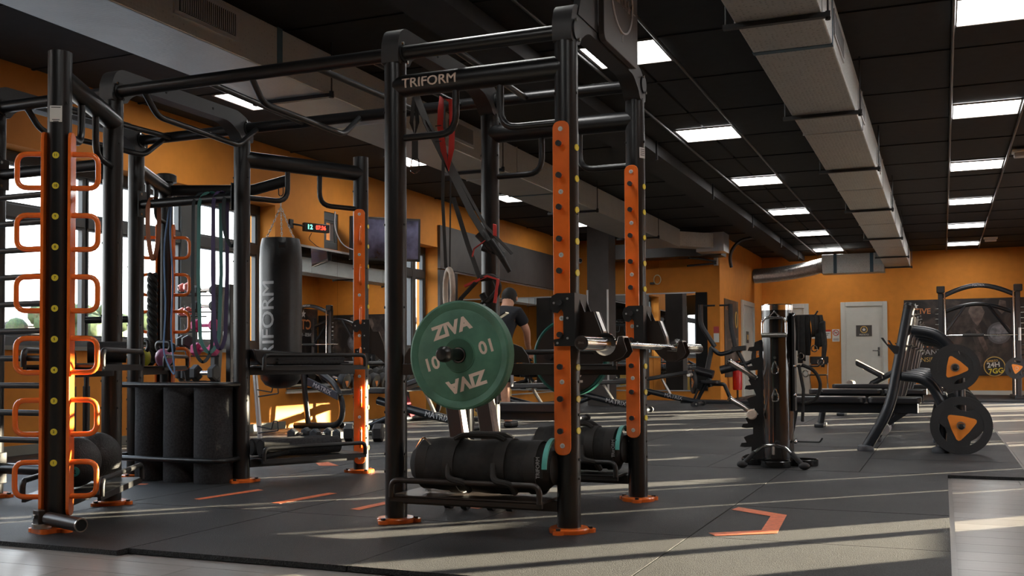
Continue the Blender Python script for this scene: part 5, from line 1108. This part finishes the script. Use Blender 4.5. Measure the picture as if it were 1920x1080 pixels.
for x in (-3.45, -2.82): MB().bb(x-.03,x+.03,7.82,7.9,.06,.28).build('leg', M_machine, fbn, smooth=False); MB().bb(x-.04,x+.04,7.68,8.04,.021,.06).build('foot', M_machine, fbn, smooth=False, bevel=.008)
# ------------------------------------------------------------------ dumbbells
def hexd(lab, c, ax, r, L, m, grp=None, hm=None):
    c, a = V(c), V(ax).normalized(); th = thing('hex_dumbbell', lab, 'dumbbell', c, grp); hm = hm or M_chrome
    MB().cyl(c-a*L*.3, c+a*L*.3, r*.28, n=12).build('handle', hm, th)
    for s in (-1, 1):
        mb = MB(); up = V(0,0,1)-a*a.z; up.normalize(); sd = a.cross(up); P = []; F = []
        for h, q in ((.24,.8),(.28,1),(.47,1),(.5,.78)):
            for i in range(6): t = PI/6+i*PI/3; P.append(c+a*s*L*h+(up*math.sin(t)+sd*math.cos(t))*r*q)
        for j in range(3):
            for i in range(6): F.append((j*6+i, j*6+(i+1) % 6, (j+1)*6+(i+1) % 6, (j+1)*6+i))
        F += [tuple(range(6)), tuple(range(18,24))]; mb.add(P, F).build('head', m, th, smooth=False)
    return th
hexd('big black hex dumbbell on the floor behind the low wing shelf, left head nearer', (-4.98, 8.4, .1), (1,.35,0), .09, .36, M_rub, 'hex dumbbells on the floor')
for k, (x, y) in enumerate(((-5.72,8.45),(-5.5,8.5),(-5.28,8.55))): hexd('black hex dumbbell on the floor behind the rolled mats, %s of three' % ('left', 'middle', 'right')[k], (x, y, .072), (.2,1,0), .06, .24, M_rub, 'hex dumbbells on the floor')
ht = thing('dumbbell_tower', 'dark upright stand of small dumbbells by the window', 'dumbbell rack', (-6.1, 7.6, 0))
for a, b in (((-6.0,7.55,1.46),(-5.98,7.5,.04)), ((-6.13,7.8,1.46),(-6.3,7.9,.04)), ((-5.88,7.6,1.46),(-5.88,7.6,.04))): MB().bar(a, b, .05, .06, (0,1,0)).build('upright', M_steel2, ht, smooth=False, bevel=.006)
MB().bb(-6.45,-5.8,7.42,7.5,.0,.04).build('foot', M_steel2, ht, smooth=False); MB().bb(-6.45,-5.8,7.88,7.96,.0,.04).build('foot', M_steel2, ht, smooth=False)
lv = ((1.40, M_rub, .045, 'black'), (1.26, M_rub, .05, 'black'), (1.09, M_mag, .055, 'magenta'), (.88, M_mag, .06, 'magenta'), (.67, M_rub, .075, 'black'))
for k, (z, m, r, cn) in enumerate(lv):
    MB().tube([(-5.92,7.5,z-r),(-6.2,7.4,z-r),(-6.22,7.4,z+.01)], .006, 6, .01).build('cradle', M_steel2, ht)
    hexd('%s hex dumbbell on the right side of the window stand, %s from top' % (cn, ordn[k]), (-6.02, 7.43, z), (1,.12,0), r, .24, m, 'dumbbells on the window stand', m if m is M_mag else None)
for k, (z, m, r, cn) in enumerate(((1.44, M_coral, .042, 'coral'), (1.22, M_coral, .042, 'coral'), (.95, M_rub, .06, 'black'), (.66, M_rub, .065, 'black'))):
    MB().tube([(-6.14,7.6,z-r),(-6.36,7.5,z-r),(-6.38,7.5,z+.01)], .006, 6, .01).build('cradle', M_steel2, ht)
    hexd('%s hex dumbbell on the left side of the window stand, %s from top' % (cn, ordn[k]), (-6.30, 7.5, z), (1,-.6,0), r, .2, m, 'dumbbells on the window stand', m if m is M_coral else None)
dr = thing('dumbbell_rack', 'long black rack with curved legs against the orange wall under the mirror', 'dumbbell rack', (-6.55, 11.2, 0))
for y in (9.95, 12.35):
    MB().tube([(-6.75,y,.78),(-6.3,y+.02,.55),(-6.16,y,.3),(-6.2,y,.06),(-6.8,y,.05)], .035, 12, .14).build('side_frame', M_machine, dr); MB().tube([(-6.7,y,.7),(-6.62,y,.06)], .032, 10).build('rear_leg', M_machine, dr)
MB().cyl((-6.2,9.98,.06), (-6.2,12.35,.06), .035, n=12).build('base_rail', M_machine, dr); MB().cyl((-6.75,9.95,.75), (-6.75,12.35,.75), .03, n=10).build('rear_rail', M_machine, dr)
for x, z in ((-6.22,.42),(-6.52,.495)): MB().box((x,11.16,z), (.12,2.6,.015), (1,0,-.25)).build('saddle_tray', M_steel2, dr, smooth=False)
lbp = MB().box((-6.36,9.84,.47), (.42,.03,.085), (1,0,-.42)).build('name_plate', mat('slate plate', (.03,.035,.05), .4), dr, smooth=False, bevel=.004); text('MATRIX', .07, M_grayp, lbp, (-6.36,9.823,.47), (1,0,-.42), (.42,0,1), .001)
def rdumb(lab, y, x=-6.37, z=.585, R=.092):
    c = V(x, y, z); a = V(1,0,-.28).normalized(); th = thing('round_dumbbell', lab, 'dumbbell', c, 'round dumbbells on the wall rack')
    MB().cyl(c-a*.1, c+a*.1, .017, n=12).build('handle', M_chrome, th)
    for s in (-1, 1):
        hd = MB().lathe([(.03,.07),(.085,.075),(R,.085),(R,.14),(.085,.152),(.05,.155),(0,.155)], c, a*s, 28).build('head', M_rub, th)
    n = a; X = V(0,1,0); Z = n.cross(X)*1; o = c+a*.1555
    MB().prism([(-.034,.045),(0,.05),(.034,.045),(.03,-.01),(0,-.06),(-.03,-.01)], o, X, V(0,0,1) if Z.z > 0 else V(0,0,1), n*.002).build('orange_insert', MT['orange insert'], hd, smooth=False)
    return th
rd = rdumb('black round dumbbell with orange insert, nearest on the wall rack', 10.12)
for k in range(1, 11): dup(rd, (-6.37, 10.12+.222*k, .575), label='black round dumbbell with orange insert, %s from the near end of the rack' % (ordn+['ninth','tenth','eleventh'])[k])
rt = tag(MB().strap([(-6.16,11.25,.42),(-6.1,11.3,.3),(-6.04,11.35,.1)], (.5,.9,0), .07, .03).build('red_towel', mat('dull red cloth', (.35,.03,.05), .8)), 'small red cloth hanging on the dumbbell rack', 'cloth')
bx1 = thing('display_box', 'gold and black cardboard box with 7GG beside the rack', 'box', (-6.2, 12.9, 0)); MB().bb(-6.5,-5.95,12.6,13.1,.02,.5).build('box_body', M_gold, bx1, smooth=False, bevel=.004); MB().cyl((-6.2,12.599,.4), (-6.2,12.595,.4), .12, n=24).build('badge', M_black, bx1); text('7GG', .09, M_yellow, bx1, (-6.2,12.592,.39), (1,0,0), (0,0,1), .001, .002)
bx2 = thing('banner_stand', 'narrow gold banner reading FIT beside the window', 'banner', (-5.75, 13.2, 0)); MB().box((-5.7,13.3,.38), (.36,.04,.72), (.5,.86,0)).build('panel', M_gold, bx2, smooth=False); text('FITA', .17, M_black, bx2, V(-5.7,13.3,.4)+V(.86,-.5,0)*.022, (0,0,1), (-.5,-.86,0), .001, .003); MB().box((-5.7,13.3,.04), (.4,.16,.04), (.5,.86,0)).build('base', M_black, bx2)
# trestle by the window
ts = thing('push_up_stand', 'pair of thin dark telescopic posts on a foot by the left window', 'stand', (-6.2, 6.2, 0))
for y in (6.1, 6.24): MB().cyl((-6.2,y,.03), (-6.2,y,.72), .02, n=10).build('post', M_steel2, ts); MB().cyl((-6.2,y,.03), (-6.2,y,.58), .027, n=10).build('sleeve', M_black, ts)
MB().bb(-6.25,-6.15,5.9,6.4,-.0,.03).build('foot', M_steel2, ts, smooth=False); MB().bb(-6.24,-6.16,6.0,6.34,.72,.76).build('top_bar', M_steel2, ts, smooth=False)
# tall cable hook post behind the bag
hp = thing('hook_stand', 'slim grey post with wire hooks behind the punching bag', 'stand', (-5.6, 7.6, 0)); MB().tube([(-5.55,7.6,.03),(-5.62,7.6,.75)], .022, 10).build('post', M_silver, hp); MB().bb(-5.75,-5.35,7.4,7.8,.019,.04).build('base', M_steel2, hp, smooth=False)
for z in (.52, .2): MB().tube([(-5.57,7.58,z),(-5.4,7.55,z-.02),(-5.38,7.55,z+.05),(-5.34,7.55,z+.05),(-5.33,7.55,z-.03),(-5.56,7.58,z-.06)], .006, 6, .01).build('wire_hook', M_steel2, hp)
# chair and extinguisher
ch = thing('folding_chair', 'black folding chair with thin metal legs against the back wall', 'chair', (-2.6, 24.3, 0))
for x in (-2.79, -2.41):
    MB().tube([(x,24.5,.85),(x,24.2,.02)], .011, 8).build('leg', M_steelb, ch); MB().tube([(x+.01,24.1,.45),(x+.01,24.5,.02)], .011, 8).build('leg', M_steelb, ch)
MB().bb(-2.8,-2.4,24.44,24.47,.68,.86).build('backrest', M_black, ch, bevel=.01); MB().bb(-2.78,-2.42,24.05,24.4,.43,.46).build('seat', M_black, ch, bevel=.01)
ex = thing('fire_extinguisher', 'red fire extinguisher on a stand by the side wall', 'fire extinguisher', (-3.72, 20.45, 0)); MB().lathe([(0,.2),(.085,.2),(.09,.23),(.09,.62),(.06,.7),(.025,.72),(.025,.76),(0,.76)], (-3.72,20.45,0), n=24).build('cylinder', M_extg, ex)
MB().tube([(-3.72,20.45,.76),(-3.66,20.42,.78),(-3.62,20.38,.6)], .012, 8, .02).build('hose', M_black, ex); MB().cyl((-3.72,20.45,.02), (-3.72,20.45,.2), .02, n=8).build('stand_post', M_black, ex); MB().cyl((-3.72,20.45,.02), (-3.72,20.45,.04), .12, n=16).build('stand_base', M_black, ex)
es = thing('extinguisher_sign', 'small red and white sign on the corner of the cross wall', 'sign', (-3.95, 19.68, 1.35)); MB().bb(-4.02,-3.92,19.685,19.7,1.3,1.42).build('red_part', M_extg, es); MB().bb(-4.02,-3.92,19.685,19.7,1.12,1.29).build('white_part', M_white, es)

# ------------------------------------------------------------------ person seen from behind
def skin_body(nm, pts, edges, rad, m, parent, root=0, lv=2):
    me = bpy.data.meshes.new(nm); me.from_pydata([V(p)-OFF[parent.name] for p in pts], edges, []); me.materials.append(m); o = bpy.data.objects.new(nm, me); COL.objects.link(o); o.parent = parent; OFF[o.name] = OFF[parent.name]
    sk = o.modifiers.new('skin', 'SKIN'); sk.use_smooth_shade = True
    for i, v in enumerate(me.skin_vertices[0].data):
        r = rad[i]; v.radius = r if isinstance(r, tuple) else (r, r); v.use_root = (i == root)
    ss = o.modifiers.new('sub', 'SUBSURF'); ss.levels = lv; ss.render_levels = lv; return o
px_, py_ = -4.64, 10.75
pe = thing('person', 'person in a black tee and dark shorts bending forward, seen from behind', 'person', (px_, py_, 0))
B = lambda x, y, z: (px_+x, py_+y, z)
# one continuous body: pelvis 0, spine, neck, head, arms, legs
pts = [B(0,0,.86), B(0,.03,1.0), B(0,.10,1.15), B(0,.2,1.3), B(0,.26,1.37), B(0,.31,1.43), B(.0,.35,1.5),
       B(.17,.2,1.3), B(.25,.27,1.12), B(.2,.42,.95), B(.19,.5,.9), B(-.17,.2,1.3), B(-.25,.27,1.12), B(-.2,.42,.95), B(-.19,.5,.9),
       B(.09,.0,.78), B(.1,-.02,.46), B(.1,.03,.1), B(.11,-.1,.045), B(-.1,.05,.78), B(-.12,.12,.46), B(-.13,.1,.1), B(-.14,.0,.045)]
# feet point away from the camera (+y)
pts[18] = B(.12,.15,.045); pts[22] = B(-.15,.22,.045)
ed = [(0,1),(1,2),(2,3),(3,4),(4,5),(5,6),(3,7),(7,8),(8,9),(9,10),(3,11),(11,12),(12,13),(13,14),(0,15),(15,16),(16,17),(17,18),(0,19),(19,20),(20,21),(21,22)]
rad = [(.15,.12),(.14,.11),(.15,.11),(.15,.1),(.06,.06),(.07,.08),(.085,.1),(.06,.06),(.046,.046),(.036,.036),(.03,.03),(.06,.06),(.046,.046),(.036,.036),(.03,.03),(.095,.095),(.06,.06),(.042,.042),(.038,.035),(.095,.095),(.06,.06),(.042,.042),(.038,.035)]
body = skin_body('body', pts, ed, rad, M_skin, pe)
tp = [B(0,0,.93), B(0,.03,1.03), B(0,.10,1.16), B(0,.2,1.31), B(0,.24,1.36), B(.17,.2,1.31), B(.235,.26,1.17), B(-.17,.2,1.31), B(-.235,.26,1.17)]
tee = skin_body('t_shirt', tp, [(0,1),(1,2),(2,3),(3,4),(3,5),(5,6),(3,7),(7,8)], [(.175,.14),(.17,.135),(.18,.135),(.17,.12),(.075,.075),(.085,.085),(.075,.075),(.085,.085),(.075,.075)], M_tee, pe)
sp_ = [B(0,0,.92), B(0,0,.84), B(.09,0,.76), B(.1,-.015,.5), B(-.1,.05,.76), B(-.12,.11,.5)]
sh = skin_body('shorts', sp_, [(0,1),(1,2),(2,3),(1,4),(4,5)], [(.165,.13),(.17,.14),(.12,.12),(.095,.095),(.12,.12),(.095,.095)], M_short, pe, 1)
MB().box(B(.19,-.03,.6), (.015,.12,.24), (1,.2,0)).build('side_panel', M_shortg, sh, bevel=.005)
MB().sphere(B(0,.36,1.515), .1, (.9,1.12,1.1)).build('hair', M_hair, pe)
for s in (-1, 1): MB().sphere(B(s*.088,.37,1.49), .024, (.4,.8,1.1)).build('ear', M_skin, body)
MB().sphere(B(0,.46,1.48), .018, (.7,1,1.1)).build('nose', M_skin, body)
for s in (-1, 1):
    c = V(B(s*.19,.52,.87)); 
    for f in range(4): MB().tube([c+V(s*(.012*(f-1.5)),.0,.0), c+V(s*.012*(f-1.5)*1.2,.03,-.03), c+V(s*.012*(f-1.5),.035,-.065-.006*(f in (1,2)))], [.009,.0085,.007], 6).build('finger', M_skin, body)
    MB().tube([c+V(-s*.02,0,.01), c+V(-s*.045,.02,-.01), c+V(-s*.045,.035,-.035)], [.011,.01,.008], 6).build('thumb', M_skin, body)
    MB().prism([(-.05,-.11),(.05,-.11),(.055,.1),(.0,.17),(-.055,.1)], V(B(s*.125,.08 if s > 0 else .16,.021)), (1,0,0), (0,1,0), (0,0,.07)).build('shoe', M_black, pe, bevel=.025)
